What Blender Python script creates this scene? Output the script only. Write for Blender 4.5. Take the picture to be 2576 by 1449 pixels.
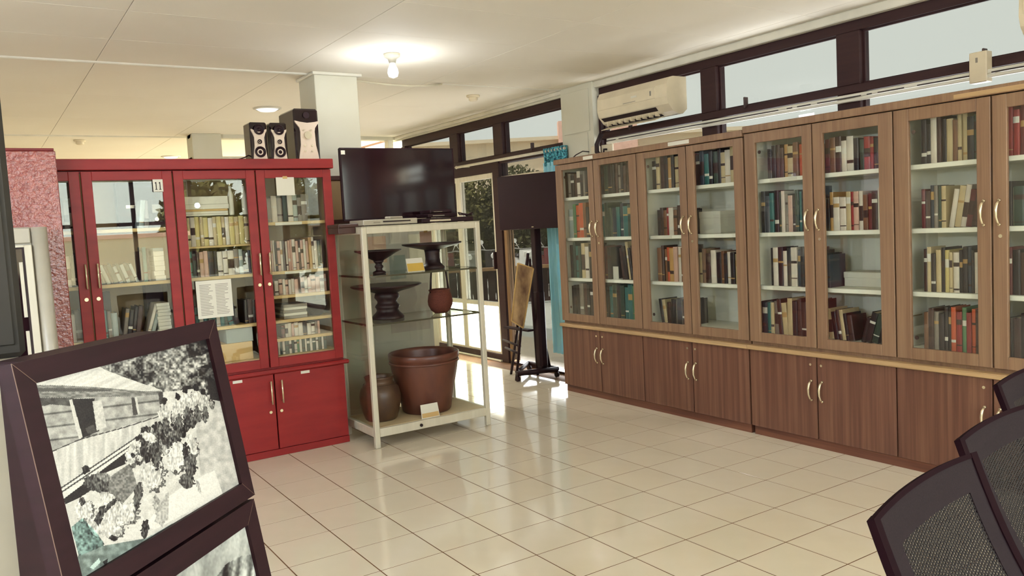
import bpy, bmesh, math, random
import numpy as np
from mathutils import Vector, Matrix

# ------------------------------------------------------------------ scene, camera, light
S = bpy.context.scene
for o in list(bpy.data.objects):
    bpy.data.objects.remove(o)
COL = S.collection
random.seed(7)
PI = math.pi
CAM_H = 1.434
F_PX = 2048.6
YAW, PITCH, ROLL = math.radians(33.1866), math.radians(4.4404), math.radians(-3.1247)

def cam_axes():
    cy, sy = math.cos(YAW), math.sin(YAW)
    fwd = Vector((sy*math.cos(PITCH), cy*math.cos(PITCH), -math.sin(PITCH)))
    r0 = Vector((cy, -sy, 0)); u0 = r0.cross(fwd)
    cr, sr = math.cos(ROLL), math.sin(ROLL)
    return cr*r0 + sr*u0, -sr*r0 + cr*u0, fwd
CR, CU, CF = cam_axes()
CAM_P = Vector((0, 0, CAM_H))
cam = bpy.data.cameras.new('camera')
cam.sensor_width = 36; cam.sensor_fit = 'HORIZONTAL'
cam.lens = F_PX/2576*36
cam.clip_start = 0.05; cam.clip_end = 300
cam_ob = bpy.data.objects.new('camera', cam); COL.objects.link(cam_ob)
m = Matrix((CR, CU, -CF)).transposed().to_4x4(); m.translation = CAM_P
cam_ob.matrix_world = m
S.camera = cam_ob

def project(P):
    d = Vector(P) - CAM_P
    z = d.dot(CF)
    if z < 0.05:
        return None
    return 1288 + F_PX*d.dot(CR)/z, 724.5 - F_PX*d.dot(CU)/z, z

def lin(c):
    c /= 255
    return c/12.92 if c <= .04045 else ((c+.055)/1.055)**2.4
def C(r, g, b, gain=1.0):
    return tuple(min(.92, lin(v)*gain) for v in (r, g, b)) + (1,)

WX_IN = 4.54         # inner face of the window wall
SKY_K = 9.0           # real sky brightness against what the tinted panes let through
world = bpy.data.worlds.new('world'); S.world = world; world.use_nodes = True
bg = world.node_tree.nodes['Background']
bg.inputs[0].default_value = (.617, .658, .591, 1); bg.inputs[1].default_value = SKY_K*1.06

sun = bpy.data.lights.new('sun', 'SUN'); sun.energy = 17; sun.angle = .03; sun.color = (1, .95, .86)
so = bpy.data.objects.new('sun', sun); COL.objects.link(so)
so.rotation_euler = Vector((.8, -.1, -1.0)).to_track_quat('-Z', 'Y').to_euler()

def area(name, loc, sx, sy, power, color=(1, .9, .74)):
    l = bpy.data.lights.new(name, 'AREA'); l.shape = 'RECTANGLE'; l.size = sx; l.size_y = sy
    l.energy = power; l.color = color
    o = bpy.data.objects.new(name, l); COL.objects.link(o); o.location = loc
    return o
def point(name, loc, power, r, color=(1, .93, .8)):
    l = bpy.data.lights.new(name, 'POINT'); l.energy = power; l.shadow_soft_size = r; l.color = color
    o = bpy.data.objects.new(name, l); COL.objects.link(o); o.location = loc
    return o
# unseen area lamps added under the rear ceiling to fill the room
FILL = (.82, .98, 1.28)
for x_, y_, p_ in ((1.0, -1.9, 22), (3.0, -1.9, 22), (1.0, -3.0, 14), (3.0, -3.0, 14)):
    area('rear_fill', (x_, y_, 2.54), 1.3, .32, p_, FILL)
for x_, y_, p_ in ((0.8, -1.5, 28), (2.7, -1.6, 32), (-2.2, 2.6, 86), (-2.2, 0.4, 110)):  # added point lamps without fixtures, brightening shelves and floor
    point('side_fill', (x_, y_, 1.95), p_, .035, FILL)
# the bulb in view and the downlights beyond it
point('bulb_light', (2.43, 5.02, 2.33), 8, .07, (.93, .99, 1.06))
# area lamps added outside the panes, standing in for daylight off the forecourt
for y_, l_, p_, z_ in ((3.6, 3.6, 420, 1.75), (7.4, 2.6, 430, .35)):
    o = area('forecourt_fill', (WX_IN+.75, y_, z_), l_, .6, p_, (.95, .98, 1))
    zz = Vector((.8, 0, -.75)).normalized(); xx = Vector((0, 1, 0)); yy = zz.cross(xx)
    o.rotation_euler = Matrix((xx, yy, zz)).transposed().to_euler()
def spot(name, loc, power, color):
    l = bpy.data.lights.new(name, 'SPOT'); l.energy = power; l.spot_size = math.radians(165); l.spot_blend = .4; l.shadow_soft_size = .07; l.color = color
    o = bpy.data.objects.new(name, l); COL.objects.link(o); o.location = loc
spot('downlight_beam', (2.33, 7.46, 2.57), 150, (1, .97, .92))
spot('downlight_beam', (2.33, 11.83, 2.57), 28, (1, .93, .82))

vs = S.view_settings
S.display_settings.display_device = 'sRGB'
vs.view_transform = 'Standard'; vs.look = 'None'; vs.exposure = 0.42; vs.gamma = 1.0; vs.use_curve_mapping = False

# ------------------------------------------------------------------ materials
MATS = {}
def base(name, rough=.5, spec=.5, metal=0.0):
    m = bpy.data.materials.new(name); m.use_nodes = True
    b = m.node_tree.nodes['Principled BSDF']
    b.inputs['Roughness'].default_value = rough
    b.inputs['Specular IOR Level'].default_value = spec
    b.inputs['Metallic'].default_value = metal
    return m, m.node_tree, b
def N(t, kind, **kw):
    n = t.nodes.new(kind)
    for k, v in kw.items():
        setattr(n, k, v)
    return n
def mat_noise(name, c1, c2, scale=(8, 8, 8), rough=.5, spec=.5, bump=0.0, detail=4, metal=0.0, coords='Object', contrast=(.3, .7), bscale=None):
    """two-tone procedural colour with optional relief"""
    m, t, b = base(name, rough, spec, metal)
    tc = N(t, 'ShaderNodeTexCoord'); mp = N(t, 'ShaderNodeMapping'); mp.inputs['Scale'].default_value = scale
    nz = N(t, 'ShaderNodeTexNoise'); nz.inputs['Scale'].default_value = 1; nz.inputs['Detail'].default_value = detail
    rp = N(t, 'ShaderNodeValToRGB')
    rp.color_ramp.elements[0].position, rp.color_ramp.elements[1].position = contrast
    rp.color_ramp.elements[0].color = c1; rp.color_ramp.elements[1].color = c2
    t.links.new(tc.outputs[coords], mp.inputs[0]); t.links.new(mp.outputs[0], nz.inputs['Vector'])
    t.links.new(nz.outputs['Fac'], rp.inputs[0]); t.links.new(rp.outputs[0], b.inputs['Base Color'])
    if bump:
        bp = N(t, 'ShaderNodeBump'); bp.inputs['Strength'].default_value = bump; bp.inputs['Distance'].default_value = .01
        src = nz
        if bscale:
            src = N(t, 'ShaderNodeTexNoise'); src.inputs['Scale'].default_value = bscale; src.inputs['Detail'].default_value = 3
            t.links.new(tc.outputs[coords], src.inputs['Vector'])
        t.links.new(src.outputs['Fac'], bp.inputs['Height']); t.links.new(bp.outputs[0], b.inputs['Normal'])
    MATS[name] = m
    return m
def plain(name, c, rough=.5, spec=.5, metal=0.0, var=.08):
    d = tuple(v*(1-var) for v in c[:3]) + (1,)
    e = tuple(min(.95, v*(1+var)) for v in c[:3]) + (1,)
    return mat_noise(name, d, e, (6, 6, 6), rough, spec, metal=metal)
def emit(name, c, s):
    m = bpy.data.materials.new(name); m.use_nodes = True; t = m.node_tree
    t.nodes.remove(t.nodes['Principled BSDF'])
    e = N(t, 'ShaderNodeEmission'); e.inputs[0].default_value = c; e.inputs[1].default_value = s
    t.links.new(e.outputs[0], t.nodes['Material Output'].inputs[0]); MATS[name] = m
    return m
def glass(name, tint, gloss=1.0, rough=.0, ior=1.5):
    m = bpy.data.materials.new(name); m.use_nodes = True; t = m.node_tree
    t.nodes.remove(t.nodes['Principled BSDF'])
    tr = N(t, 'ShaderNodeBsdfTransparent'); tr.inputs[0].default_value = tint
    gl = N(t, 'ShaderNodeBsdfGlossy'); gl.inputs['Roughness'].default_value = rough
    gl.inputs[0].default_value = (gloss, gloss, gloss, 1)
    lw = N(t, 'ShaderNodeLayerWeight'); lw.inputs[0].default_value = .5          # Schlick's curve, alike for both faces of the pane
    pw = N(t, 'ShaderNodeMath', operation='POWER'); pw.inputs[1].default_value = 5
    ma = N(t, 'ShaderNodeMath', operation='MULTIPLY_ADD'); ma.inputs[1].default_value = .955; ma.inputs[2].default_value = .042
    mx = N(t, 'ShaderNodeMixShader')
    t.links.new(lw.outputs['Facing'], pw.inputs[0]); t.links.new(pw.outputs[0], ma.inputs[0]); t.links.new(ma.outputs[0], mx.inputs[0]); t.links.new(tr.outputs[0], mx.inputs[1]); t.links.new(gl.outputs[0], mx.inputs[2])
    t.links.new(mx.outputs[0], t.nodes['Material Output'].inputs[0]); MATS[name] = m
    return m

ceil_m = mat_noise('ceiling_paint', C(232, 223, 206), C(236, 228, 212), (1.2, 1.2, 1.2), .75, .2)
wall_m = mat_noise('white_wall_paint', C(206, 200, 178), C(214, 210, 192), (2, 2, 2), .7, .2)
wallg_m = mat_noise('back_wall_paint', C(162, 132, 96), C(172, 142, 106), (2, 2, 2), .7, .2)
trim_m = plain('white_trim', C(218, 212, 194), .5)
grout_m = mat_noise('tile_grout', C(104, 72, 46), C(120, 86, 56), (20, 20, 20), .8, .2)
tile_m = mat_noise('floor_tile', C(224, 211, 186), C(231, 219, 196), (3, 3, 3), .09, .62)
brown_m = mat_noise('dark_window_frame', C(66, 38, 40, .55), C(78, 48, 46, .55), (3, 3, 40), .5, .25)
alu_m = mat_noise('white_aluminium', C(205, 196, 172), C(215, 206, 184), (30, 30, 3), .35, .5)
paint_white = plain('white_plastic', C(204, 194, 172, .72), .35)
beige_m = plain('ivory_plastic', C(220, 205, 174), .38)
black_m = plain('black_plastic', C(66, 34, 42, .38), .5, .22)
blackg_m = plain('black_gloss', C(58, 32, 38, .34), .08, .45)
screen_m = plain('dark_screen', C(48, 32, 36, .5), .06, .5)
matte_screen = plain('matt_black_screen', C(66, 34, 42, .4), .5, .22)
steel_m = plain('brushed_metal', C(205, 195, 175), .25, .5, .9)
silver_m = plain('silver_front', C(216, 196, 176), .3, .5, .15)
brass_m = plain('pale_brass', C(222, 206, 172), .25, .5, .75)
red_m = mat_noise('red_cabinet_wood', C(138, 32, 34, .92), C(156, 42, 40, .92), (3, 3, 14), .36, .28)
redd_m = mat_noise('red_cabinet_edge', C(120, 30, 32, .8), C(140, 38, 38, .8), (3, 3, 14), .4, .4)
crinkle_m = mat_noise('crinkled_red_lacquer', C(128, 44, 40), C(166, 82, 70), (40, 40, 40), .2, 1.0, bump=.5, bscale=44)
shelf_red = mat_noise('tan_shelf_board', C(200, 168, 112), C(212, 182, 126), (4, 30, 4), .5, .3)
back_red = mat_noise('tan_back_board', C(150, 122, 84), C(164, 136, 96), (6, 6, 2), .6, .3)
def wood(name, c1, c2, c3, vertical=True, rough=.42):
    m, t, b = base(name, rough, .4)
    tc = N(t, 'ShaderNodeTexCoord'); mp = N(t, 'ShaderNodeMapping')
    mp.inputs['Scale'].default_value = (38, 38, .9) if vertical else (.9, 38, 38)
    nz = N(t, 'ShaderNodeTexNoise'); nz.inputs['Scale'].default_value = 1; nz.inputs['Detail'].default_value = 3
    rp = N(t, 'ShaderNodeValToRGB'); e = rp.color_ramp.elements
    e[0].position = .32; e[0].color = c1; e[1].position = .68; e[1].color = c3
    x = e.new(.5); x.color = c2
    mp2 = N(t, 'ShaderNodeMapping'); mp2.inputs['Scale'].default_value = (160, 160, 4) if vertical else (4, 160, 160)
    n2 = N(t, 'ShaderNodeTexNoise'); n2.inputs['Scale'].default_value = 1
    mix = N(t, 'ShaderNodeMix', data_type='RGBA', blend_type='MULTIPLY'); mix.inputs[0].default_value = .35
    t.links.new(tc.outputs['Object'], mp.inputs[0]); t.links.new(mp.outputs[0], nz.inputs['Vector'])
    t.links.new(tc.outputs['Object'], mp2.inputs[0]); t.links.new(mp2.outputs[0], n2.inputs['Vector'])
    t.links.new(nz.outputs['Fac'], rp.inputs[0]); t.links.new(rp.outputs[0], mix.inputs[6]); t.links.new(n2.outputs['Fac'], mix.inputs[7])
    t.links.new(mix.outputs[2], b.inputs['Base Color']); MATS[name] = m
    return m
wood_up = wood('grey_brown_laminate', C(138, 104, 78), C(148, 114, 86), C(158, 124, 94))
wood_low = wood('walnut_laminate', C(104, 66, 52), C(120, 80, 62), C(134, 94, 72))
wood_top = wood('counter_laminate', C(182, 146, 100), C(194, 158, 112), C(206, 170, 122), False)
wood_pl = wood('plinth_laminate', C(104, 62, 48), C(122, 76, 56), C(136, 88, 64), False)
wood_dk = mat_noise('dark_brown_wood', C(74, 46, 40, .8), C(96, 60, 48, .8), (3, 30, 3), .45, .4)
inner_m = mat_noise('pale_cabinet_lining', C(240, 236, 218), C(244, 240, 224), (4, 4, 4), .55, .3)
lock_dark = plain('dark_bolt', C(70, 48, 44), .5)
pane_cab = glass('clear_cabinet_glass', (.97, .98, .96, 1))
pane_show = glass('greenish_case_glass', (.93, .955, .92, 1))
tv = math.sqrt(1/(SKY_K*2**.42))
pane_tint = glass('tinted_window_glass', (tv, tv, tv, 1), .5)
pane_clear = glass('clear_window_glass', (.97, .98, .97, 1))
shelf_glass = plain('dark_green_glass_edge', C(74, 70, 52), .1, .6)
frost_m, ft, fb = base('frosted_white_panel', .5)
fb.inputs['Base Color'].default_value = C(225, 225, 215)
ftr = N(ft, 'ShaderNodeBsdfTranslucent'); ftr.inputs[0].default_value = (.9, .9, .86, 1)
fad = N(ft, 'ShaderNodeMixShader'); fad.inputs[0].default_value = .9
ft.links.new(fb.outputs[0], fad.inputs[1]); ft.links.new(ftr.outputs[0], fad.inputs[2])
ft.links.new(fad.outputs[0], ft.nodes['Material Output'].inputs[0])
paper_m = plain('white_paper', C(222, 216, 198), .7, .2, var=.03)
paper_pink = plain('pinkish_paper', C(205, 170, 150), .7, .2)
paper_lav = plain('lavender_paper', C(176, 166, 160), .7, .2)
paper_blue = plain('grey_blue_paper', C(150, 158, 152), .7, .2)
paper_yel = plain('yellow_card', C(214, 176, 84), .6, .2)
ink_m = plain('grey_ink', C(150, 142, 128), .7, .1)
inkd_m = plain('dark_ink', C(52, 40, 40), .6, .2)
card_m = mat_noise('cardboard', C(196, 160, 104), C(206, 172, 116), (3, 3, 20), .7, .2)
board_m = mat_noise('pale_display_board', C(182, 176, 168), C(196, 190, 180), (2, 2, 2), .7, .2)
clay_m = mat_noise('brown_glazed_clay', C(92, 52, 42, .85), C(118, 70, 52, .85), (9, 9, 5), .36, .5, bump=.15)
clayd_m = mat_noise('dark_glazed_clay', C(78, 54, 42, .75), C(108, 80, 54, .75), (14, 14, 8), .38, .5, bump=.2)
ebony_m = mat_noise('dark_carved_wood', C(56, 34, 38, .45), C(74, 46, 44, .5), (8, 8, 20), .45, .4)
wicker_m, wt, wb = base('woven_rattan', .7, .2)
wtc = N(wt, 'ShaderNodeTexCoord'); wv = N(wt, 'ShaderNodeTexWave'); wv.bands_direction = 'Z'; wv.inputs['Scale'].default_value = 55; wv.inputs['Distortion'].default_value = 7; wv.inputs['Detail Scale'].default_value = 3
wr = N(wt, 'ShaderNodeValToRGB'); wr.color_ramp.elements[0].color = C(76, 38, 34); wr.color_ramp.elements[1].color = C(116, 62, 46)
wt.links.new(wtc.outputs['Object'], wv.inputs[0]); wt.links.new(wv.outputs['Fac'], wr.inputs[0]); wt.links.new(wr.outputs[0], wb.inputs[0])
wbp = N(wt, 'ShaderNodeBump'); wbp.inputs['Strength'].default_value = .6; wt.links.new(wv.outputs['Fac'], wbp.inputs['Height']); wt.links.new(wbp.outputs[0], wb.inputs['Normal'])
cream_tray = plain('cream_tray_lining', C(205, 184, 144), .6, .3)
darkgrey_m = plain('dark_grey_metal', C(76, 70, 62, .38), .55, .3)
maroon_m = mat_noise('dark_maroon_wood', C(62, 32, 37, .3), C(76, 38, 43, .3), (4, 4, 20), .5, .2)
framek_m = mat_noise('black_frame_wood', C(62, 29, 38, .34), C(70, 35, 44, .38), (4, 40, 4), .5, .22)
mitre_m = plain('worn_frame_edge', C(104, 80, 68), .5)
strut_m = mat_noise('brown_wood_strut', C(120, 92, 62), C(150, 116, 80), (30, 30, 3), .6, .3)
ribbon_m = plain('rust_ribbon', C(150, 70, 40), .5)
curtain_m = mat_noise('blue_curtain', C(160, 226, 250), C(185, 236, 252), (20, 20, 2), .75, .2)
curtain_top = mat_noise('patterned_blue_curtain', C(48, 90, 104), C(110, 196, 206), (60, 60, 60), .75, .2, contrast=(.42, .58))
paint_can = mat_noise('ochre_painting', C(104, 74, 52), C(196, 162, 118), (14, 14, 6), .6, .3)
fabric_red = mat_noise('dark_red_fabric', C(88, 34, 34), C(104, 42, 40), (60, 60, 60), .85, .2)
chair_m = mat_noise('charcoal_chair_plastic', C(58, 40, 46, .24), C(72, 52, 58, .24), (300, 300, 300), .85, .12)
green_m = mat_noise('dark_foliage', C(40, 40, 28, .8), C(92, 90, 52, 1.0), (2.2, 2.2, 2.2), .7, .2)
green2_m = mat_noise('olive_foliage', C(56, 54, 32, .9), C(128, 122, 70, 1.1), (2.2, 2.2, 2.2), .7, .2)
bark_m = mat_noise('bark', C(66, 48, 40), C(90, 66, 52), (8, 8, 3), .8, .2)
asphalt_m = mat_noise('sunlit_paving', C(190, 190, 180, .9), C(206, 204, 194, .9), (.6, .6, .6), .8, .2)
terr_m = mat_noise('terrace_tile', C(206, 186, 156), C(214, 196, 168), (2, 2, 2), .25, .4)
bld_m = mat_noise('beige_render', C(226, 206, 178), C(232, 214, 186), (.4, .4, .4), .8, .2)
bldp_m = plain('pink_render', C(236, 190, 172), .8, .2)
bike_dark = plain('motorbike_black', C(50, 40, 40, .8), .4, .5)
bike_red = plain('motorbike_maroon', C(110, 40, 40), .3, .5)
bike_grey = plain('motorbike_grey', C(150, 146, 140), .3, .5)
bike_white = plain('motorbike_white', C(235, 232, 225), .3, .5)
rubber_m = plain('tyre_rubber', C(36, 30, 30, .7), .8, .2)
cable_w = plain('white_cable', C(218, 208, 182), .5)
bulb_m = emit('glowing_bulb', (1, .99, .93, 1), .9)

chairk_m = plain('black_chair_frame', C(62, 32, 40, .22), .9, .04)
# mesh fabric: fine staggered holes
mesh_m, mt_, mb_ = base('chair_mesh_fabric', .8, .2)
mb_.inputs['Base Color'].default_value = C(66, 52, 46, .26)
tc = N(mt_, 'ShaderNodeTexCoord'); mp = N(mt_, 'ShaderNodeMapping'); mp.inputs['Scale'].default_value = (120, 120, 150); mp.inputs['Rotation'].default_value = (PI/2, 0, .35)
br = N(mt_, 'ShaderNodeTexVoronoi', voronoi_dimensions='2D'); br.inputs['Scale'].default_value = 1; br.inputs['Randomness'].default_value = .12
cr = N(mt_, 'ShaderNodeMath', operation='LESS_THAN'); cr.inputs[1].default_value = .31
mt_.links.new(tc.outputs['Object'], mp.inputs[0]); mt_.links.new(mp.outputs[0], br.inputs['Vector'])
trn = N(mt_, 'ShaderNodeBsdfTransparent'); mx = N(mt_, 'ShaderNodeMixShader')
mt_.links.new(br.outputs['Distance'], cr.inputs[0]); mt_.links.new(cr.outputs[0], mx.inputs[0])
mt_.links.new(mb_.outputs[0], mx.inputs[1]); mt_.links.new(trn.outputs[0], mx.inputs[2])
mt_.links.new(mx.outputs[0], mt_.nodes['Material Output'].inputs[0])

# ------------------------------------------------------------------ mesh helpers
class MB:
    def __init__(s): s.v = []; s.f = []; s.mi = []; s.sm = []
    def add(s, vs, fs, mi=0, smooth=False):
        o = len(s.v); s.v += [tuple(v) for v in vs]
        for f in fs:
            s.f.append([i+o for i in f]); s.mi.append(mi); s.sm.append(smooth)
        return s
    def box(s, x0, x1, y0, y1, z0, z1, mi=0, b=0.0):
        if x0 > x1: x0, x1 = x1, x0
        if y0 > y1: y0, y1 = y1, y0
        if z0 > z1: z0, z1 = z1, z0
        b = min(b, (x1-x0)*.45, (y1-y0)*.45, (z1-z0)*.45)
        if b <= 0:
            vs = [(x, y, z) for z in (z0, z1) for y in (y0, y1) for x in (x0, x1)]
            return s.add(vs, [(0, 2, 3, 1), (4, 5, 7, 6), (0, 1, 5, 4), (2, 6, 7, 3), (0, 4, 6, 2), (1, 3, 7, 5)], mi)
        vs = []; idx = {}
        X, Y, Z = (x0, x1), (y0, y1), (z0, z1)
        for i in (0, 1):
            for j in (0, 1):
                for k in (0, 1):
                    p = (X[i], Y[j], Z[k]); q = (x0+b if i == 0 else x1-b, y0+b if j == 0 else y1-b, z0+b if k == 0 else z1-b)
                    for a in range(3):
                        w = list(q); w[a] = p[a]; idx[(i, j, k, a)] = len(vs); vs.append(w)
        fs = []
        I = lambda i, j, k, a: idx[(i, j, k, a)]
        for e in (0, 1):
            fs.append([I(e, 0, 0, 0), I(e, 1, 0, 0), I(e, 1, 1, 0), I(e, 0, 1, 0)][::1 if e else -1])
            fs.append([I(0, e, 0, 1), I(1, e, 0, 1), I(1, e, 1, 1), I(0, e, 1, 1)][::-1 if e else 1])
            fs.append([I(0, 0, e, 2), I(1, 0, e, 2), I(1, 1, e, 2), I(0, 1, e, 2)][::1 if e else -1])
        for e in (0, 1):
            for g in (0, 1):
                fs.append([I(0, e, g, 1), I(1, e, g, 1), I(1, e, g, 2), I(0, e, g, 2)])
                fs.append([I(e, 0, g, 0), I(e, 1, g, 0), I(e, 1, g, 2), I(e, 0, g, 2)])
                fs.append([I(e, g, 0, 0), I(e, g, 1, 0), I(e, g, 1, 1), I(e, g, 0, 1)])
        for i in (0, 1):
            for j in (0, 1):
                for k in (0, 1):
                    fs.append([I(i, j, k, 0), I(i, j, k, 1), I(i, j, k, 2)])
        return s.add(vs, fs, mi)
    def tube(s, pts, r, n=8, mi=0, caps=True, smooth=True):
        pts = [Vector(p) for p in pts]; rr = r if isinstance(r, (list, tuple)) else [r]*len(pts)
        vs = []; ref = None
        for i, p in enumerate(pts):
            d = (pts[min(i+1, len(pts)-1)] - pts[max(i-1, 0)]).normalized()
            if ref is None:
                ref = Vector((0, 0, 1)) if abs(d.z) < .9 else Vector((1, 0, 0))
            a = d.cross(ref).normalized(); b = d.cross(a).normalized(); ref = a.cross(d).normalized()
            for k in range(n):
                t = 2*PI*k/n
                vs.append(p + rr[i]*(math.cos(t)*a + math.sin(t)*b))
        fs = []
        for i in range(len(pts)-1):
            for k in range(n):
                k2 = (k+1) % n
                fs.append((i*n+k, i*n+k2, (i+1)*n+k2, (i+1)*n+k))
        s.add(vs, fs, mi, smooth)
        if caps:
            o = len(s.v)-len(vs)
            s.f.append([o+k for k in range(n)][::-1]); s.mi.append(mi); s.sm.append(False)
            s.f.append([o+(len(pts)-1)*n+k for k in range(n)]); s.mi.append(mi); s.sm.append(False)
        return s
    def lathe(s, prof, n=32, c=(0, 0, 0), mi=0, smooth=True):
        vs = []; fs = []
        for (r, z) in prof:
            for k in range(n):
                t = 2*PI*k/n
                vs.append((c[0]+r*math.cos(t), c[1]+r*math.sin(t), c[2]+z))
        for i in range(len(prof)-1):
            for k in range(n):
                k2 = (k+1) % n
                fs.append((i*n+k, i*n+k2, (i+1)*n+k2, (i+1)*n+k))
        return s.add(vs, fs, mi, smooth)
    def disc_y(s, c, r, th, n=20, mi=0):
        """short cylinder whose axis runs along y, front at c.y"""
        return s.tube([(c[0], c[1], c[2]), (c[0], c[1]+th, c[2])], r, n, mi, True, False)
    def prism(s, poly, y0, y1, mi=0):
        """polygon in x,z extruded along y"""
        n = len(poly)
        vs = [(x, y0, z) for x, z in poly] + [(x, y1, z) for x, z in poly]
        fs = [list(range(n)), list(range(n, 2*n))[::-1]] + [(i, n+i, n+(i+1) % n, (i+1) % n) for i in range(n)]
        return s.add(vs, fs, mi)
    def build(s, name, mats, parent=None, loc=None, kind=None, label=None):
        me = bpy.data.meshes.new(name)
        o = loc if loc is not None else (0, 0, 0)
        me.from_pydata([(x-o[0], y-o[1], z-o[2]) for x, y, z in s.v], [], s.f)
        if not isinstance(mats, (list, tuple)): mats = [mats]
        for mm in mats: me.materials.append(mm)
        me.polygons.foreach_set('material_index', s.mi); me.polygons.foreach_set('use_smooth', s.sm)
        bm = bmesh.new(); bm.from_mesh(me); bmesh.ops.recalc_face_normals(bm, faces=bm.faces); bm.to_mesh(me); bm.free()
        me.update()
        ob = bpy.data.objects.new(name, me); COL.objects.link(ob)
        if parent is not None:
            ob.parent = parent
        if loc is not None: ob.location = loc
        if kind: ob['kind'] = kind
        if label: ob['label'] = label
        return ob
def tag(o, label, cat, group=None):
    o['label'] = label; o['category'] = cat
    if group: o['group'] = group
    return o
def thing(name, label, cat, loc=(0, 0, 0), rz=0.0, group=None):
    o = bpy.data.objects.new(name, None); COL.objects.link(o); o.empty_display_size = .1
    o.location = loc; o.rotation_euler = (0, 0, rz)
    return tag(o, label, cat, group)
def struct_root(name, loc=(0, 0, 0)):
    o = bpy.data.objects.new(name, None); COL.objects.link(o); o.location = loc; o['kind'] = 'structure'
    return o
def BX(*a, **k): return MB().box(*a, **k)
def piece(name, mesh, parent, loc):
    o = bpy.data.objects.new(name, mesh); COL.objects.link(o); o.parent = parent; o.location = loc
    return o
def copy_tree(o, parent=None):
    c = o.copy(); COL.objects.link(c)
    if parent is not None: c.parent = parent
    for ch in list(o.children): copy_tree(ch, c)
    return c

# ------------------------------------------------------------------ the room
WX = 4.54; CZ = 2.61; XL, XR, YB, YF = -2.5, WX, -4.0, 14.0
# floor: grout bed and tiles
fl = BX(XL-.1, WX+.12, YB-.1, YF+.1, -.12, -.0012).build('floor', grout_m, kind='structure')
T = .3; gx0, gy0 = .118, .1535
tile_me = BX(.0031, T-.0031, .0031, T-.0031, -.002, 0, b=.0003).build('tile', tile_m, fl)
tile_mesh = tile_me.data; bpy.data.objects.remove(tile_me)
cells = []
for i in range(int((XL-gx0)/T)-1, int((XR-gx0)/T)+1):
    for j in range(int((YB-gy0)/T)-1, int((YF-gy0)/T)+1):
        x, y = gx0+i*T, gy0+j*T
        if x < XL or x+T > WX+.02 or y < YB or y+T > YF: continue
        pr = project((x+T/2, y+T/2, 0)); vis = 0
        if pr and -60 < pr[0] < 2640 and pr[1] < 1500:
            vis = 1/pr[2]**3
            if y > 5.3 and x < 2.05: vis *= 1e-4          # under and behind the red cabinet
            if x+T > 4.13 and y < 5.5: vis *= 1e-4        # under the wall of bookcases
            if y > 8: vis *= 1e-2
        cells.append((vis, x, y))
cells.sort(reverse=True)
rest = MB()
for n, (vis, x, y) in enumerate(cells):
    if n < 290 and vis > 0:
        piece('tile', tile_mesh, fl, (x, y, 0))
    else:
        rest.box(x+.0031, x+T-.0031, y+.0031, y+T-.0031, -.002, 0)
rest.build('tile', tile_m, fl, kind='stuff')

# ceiling: slab, panels with open joints
ce = BX(XL-.1, WX+.16, YB-.1, YF+.1, CZ+.012, CZ+.2).build('ceiling', grout_m, kind='structure')
xs = [-2.5, -1.655, -.455, .745, 1.95, 3.15, 4.35, WX]
ys = [-4, -2.64, -1.35, -.06, 1.29, 1.935, 2.58, 3.225, 3.87, 4.53, 5.175, 5.82, 7.1, 8.38, 9.66, 11.8, 14]
for i in range(len(xs)-1):
    for j in range(len(ys)-1):
        w, d = xs[i+1]-xs[i], ys[j+1]-ys[j]
        BX(.0015, w-.0015, .0012, d-.0012, 0, .012, b=.001).build('ceiling_panel', ceil_m, ce).location = (xs[i], ys[j], CZ)
def half_round(x0, x1, y, r, name):
    b = MB(); n = 6
    vs = []
    for x in (x0, x1):
        for k in range(n+1):
            t = PI*k/n
            vs.append((x, y+r*math.cos(t), CZ-r*.8*math.sin(t)))
    fs = [(k, k+1, n+2+k, n+1+k) for k in range(n)] + [list(range(n+1)), list(range(n+1, 2*n+2))]
    b.add(vs, fs, 0); return b.build(name, trim_m, kind='structure')
half_round(XL, 2.14, 5.82, .016, 'trim_1')
half_round(3.3, WX, 5.92, .008, 'trim_2')
half_round(XL, WX, 9.66, .018, 'trim_3')
# cornice beside the windows
BX(WX-.03, WX, 5.9, 9.4, CZ-.035, CZ, b=.006).build('trim_4', trim_m, kind='structure')
BX(WX-.03, WX, YB, 5.46, CZ-.055, CZ, b=.006).build('trim_5', trim_m, kind='structure')

# column
cl = struct_root('column', (2.15, 5.74, 0))
BX(0, .33, 0, .33, 0, CZ, b=.004).build('shaft', wall_m, cl)
BX(-.02, .36, -.03, .34, CZ-.022, CZ, b=.004).build('capital_trim', trim_m, cl)

# left and rear walls, far walls
BX(XL-.15, XL, YB, YF, 0, CZ+.1).build('wall_left', wall_m, kind='structure')
BX(XL, WX, YF, YF+.15, 0, CZ+.1).build('wall_far', wallg_m, kind='structure')
wf = struct_root('wall_back', (2.07, 9.4, 0))      # partial wall behind the display corner, with a strip of transom openings
BX(0, WX-2.07, 0, .15, 0, 2.36).build('wall_body', wall_m, wf)
BX(0, .31, -.06, .2, 0, CZ, b=.004).build('pier', wall_m, wf)
BX(0, WX-2.07, 0, .15, 2.57, CZ).build('lintel', wall_m, wf)
for x in (.75, 1.25, 1.72, 2.36):
    BX(x, x+.07, .02, .13, 2.36, 2.57).build('mullion', trim_m, wf)
BX(.31, 2.47, -.02, .17, 2.34, 2.365, b=.004).build('sill', trim_m, wf)
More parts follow.
